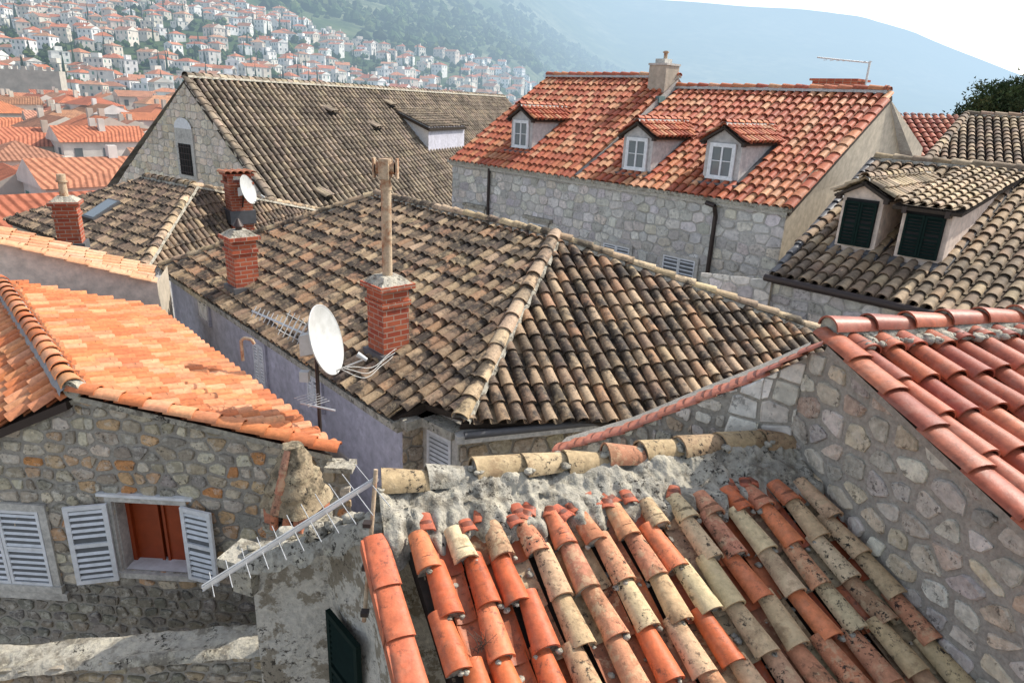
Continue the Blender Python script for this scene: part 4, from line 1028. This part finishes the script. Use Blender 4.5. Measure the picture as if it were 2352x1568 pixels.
mb.build('hillside_houses'); mt.build('hillside_trees')
mb=MB(); y=44.0
while y<205:
    x=-1.05*y
    while x<-.28*y:
        zz=-12.8+(y-44)*.036+rnd.uniform(-1.6,1.6); w=rnd.uniform(7,12);d=rnd.uniform(6,8.5)
        wc=jit(rnd.choice(((.50,.45,.38),(.58,.53,.45),(.66,.62,.56),(.44,.39,.33))),.08)
        if rnd.random()<.92:
            house(mb,x+rnd.uniform(-1.5,1.5),y+rnd.uniform(-1.5,1.5),zz-3,w,d,3+rnd.uniform(-.5,4.2),rnd.choice((-.75,-.7,.85,.8,-.65))+rnd.uniform(-.1,.1),wc,jit(rnd.choice(rcs),.18),2,rnd.choice(('gable','gable','hip')))
        x+=w*.95
    y+=7.8
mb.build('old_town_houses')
e=empty('city_wall'); mb=MB()
p0=V((-215,222,0));p1=V((-150,236,0)); u,l=xyu(p0,p1); n_=V((u.y,-u.x,0))
mb.box(p0.lerp(p1,.5)-UP*14,u,n_,UP,l,5,17.0,'hwall',(.42,.38,.32))
for k in range(int(l/2.4)): mb.box(p0+u*(1.2+2.4*k)+n_*2.2+UP*3,u,n_,UP,1.3,.6,1.1,'hwall',(.44,.40,.34))
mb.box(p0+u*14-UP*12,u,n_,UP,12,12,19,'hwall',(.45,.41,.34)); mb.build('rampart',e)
e=empty('pine_tree'); mb=MB(); M['needle']=surf('pine_needles',stain=.3,s1=1,s2=4,staincol=(.02,.03,.01),rough=.8)
base=V((22.1,33,-10)); mb.cyl(base,base+V((.3,0,10.4)),.28,'bark',r2=.14)
cl=[]
for i in range(110):
    th=rnd.uniform(0,6.28); rr=3.0*math.sqrt(rnd.random()); p=base+V((.9+rr*math.cos(th),rr*.8*math.sin(th),11.0+1.5*(1-(rr/3.0)**2)*rnd.uniform(.6,1.1)-rnd.uniform(0,1.5))); cl.append(p)
    if i%3==0: mb.cyl(base+V((.3,0,rnd.uniform(8.2,10.2))),p,.06,'bark',seg=5,r2=.02)
for p in cl:
    c0=rnd.choice(greens)
    for k in range(110):
        q=p+V((rnd.gauss(0,.28),rnd.gauss(0,.28),rnd.gauss(0,.15))); d=V((rnd.gauss(0,1),rnd.gauss(0,1),rnd.gauss(.5,.7))).normalized(); sd=d.cross(V((rnd.random(),rnd.random(),.3))).normalized()
        mb.face([q-sd*.04,q+sd*.04,q+d*.18],'needle',jit(c0,.3))
mb.build('crown_and_trunk',e)
# =============================================================== LIGHT, SKY, CAMERA
el=math.radians(45); az=math.radians(64)
w=bpy.data.worlds.new('World'); scn.world=w; w.use_nodes=True; nt=w.node_tree
sk=nt.nodes.new('ShaderNodeTexSky'); sk.sky_type='NISHITA'; sk.sun_disc=False; sk.sun_elevation=el; sk.sun_rotation=az; sk.dust_density=1.8; sk.air_density=1.0; sk.ozone_density=2.0
hs=nt.nodes.new('ShaderNodeHueSaturation'); hs.inputs['Saturation'].default_value=.55; nt.links.new(sk.outputs[0],hs.inputs['Color'])
bg=nt.nodes['Background']; bg.inputs[1].default_value=.25; nt.links.new(hs.outputs[0],bg.inputs[0])
sd=bpy.data.lights.new('sun','SUN'); sd.energy=5.0; sd.angle=math.radians(.5); sd.color=(1,.94,.84)
so=bpy.data.objects.new('sun',sd); bpy.context.collection.objects.link(so)
so.rotation_euler=V((math.sin(az)*math.cos(el),math.cos(az)*math.cos(el),math.sin(el))).to_track_quat('Z','Y').to_euler()
p=math.radians(19.3); r=math.radians(2.6)
F=V((0,math.cos(p),-math.sin(p)));Rr=V((1,0,0));U0=V((0,math.sin(p),math.cos(p)))
R=Rr*math.cos(r)+U0*math.sin(r);U=-Rr*math.sin(r)+U0*math.cos(r)
cam=bpy.data.cameras.new('camera'); cam.sensor_width=36; cam.lens=24; cam.clip_start=.05; cam.clip_end=12000
co=bpy.data.objects.new('camera',cam); bpy.context.collection.objects.link(co)
mt_=Matrix.Identity(4)
for i in range(3): mt_[i][0]=R[i]; mt_[i][1]=U[i]; mt_[i][2]=-F[i]
co.matrix_world=mt_
scn.camera=co
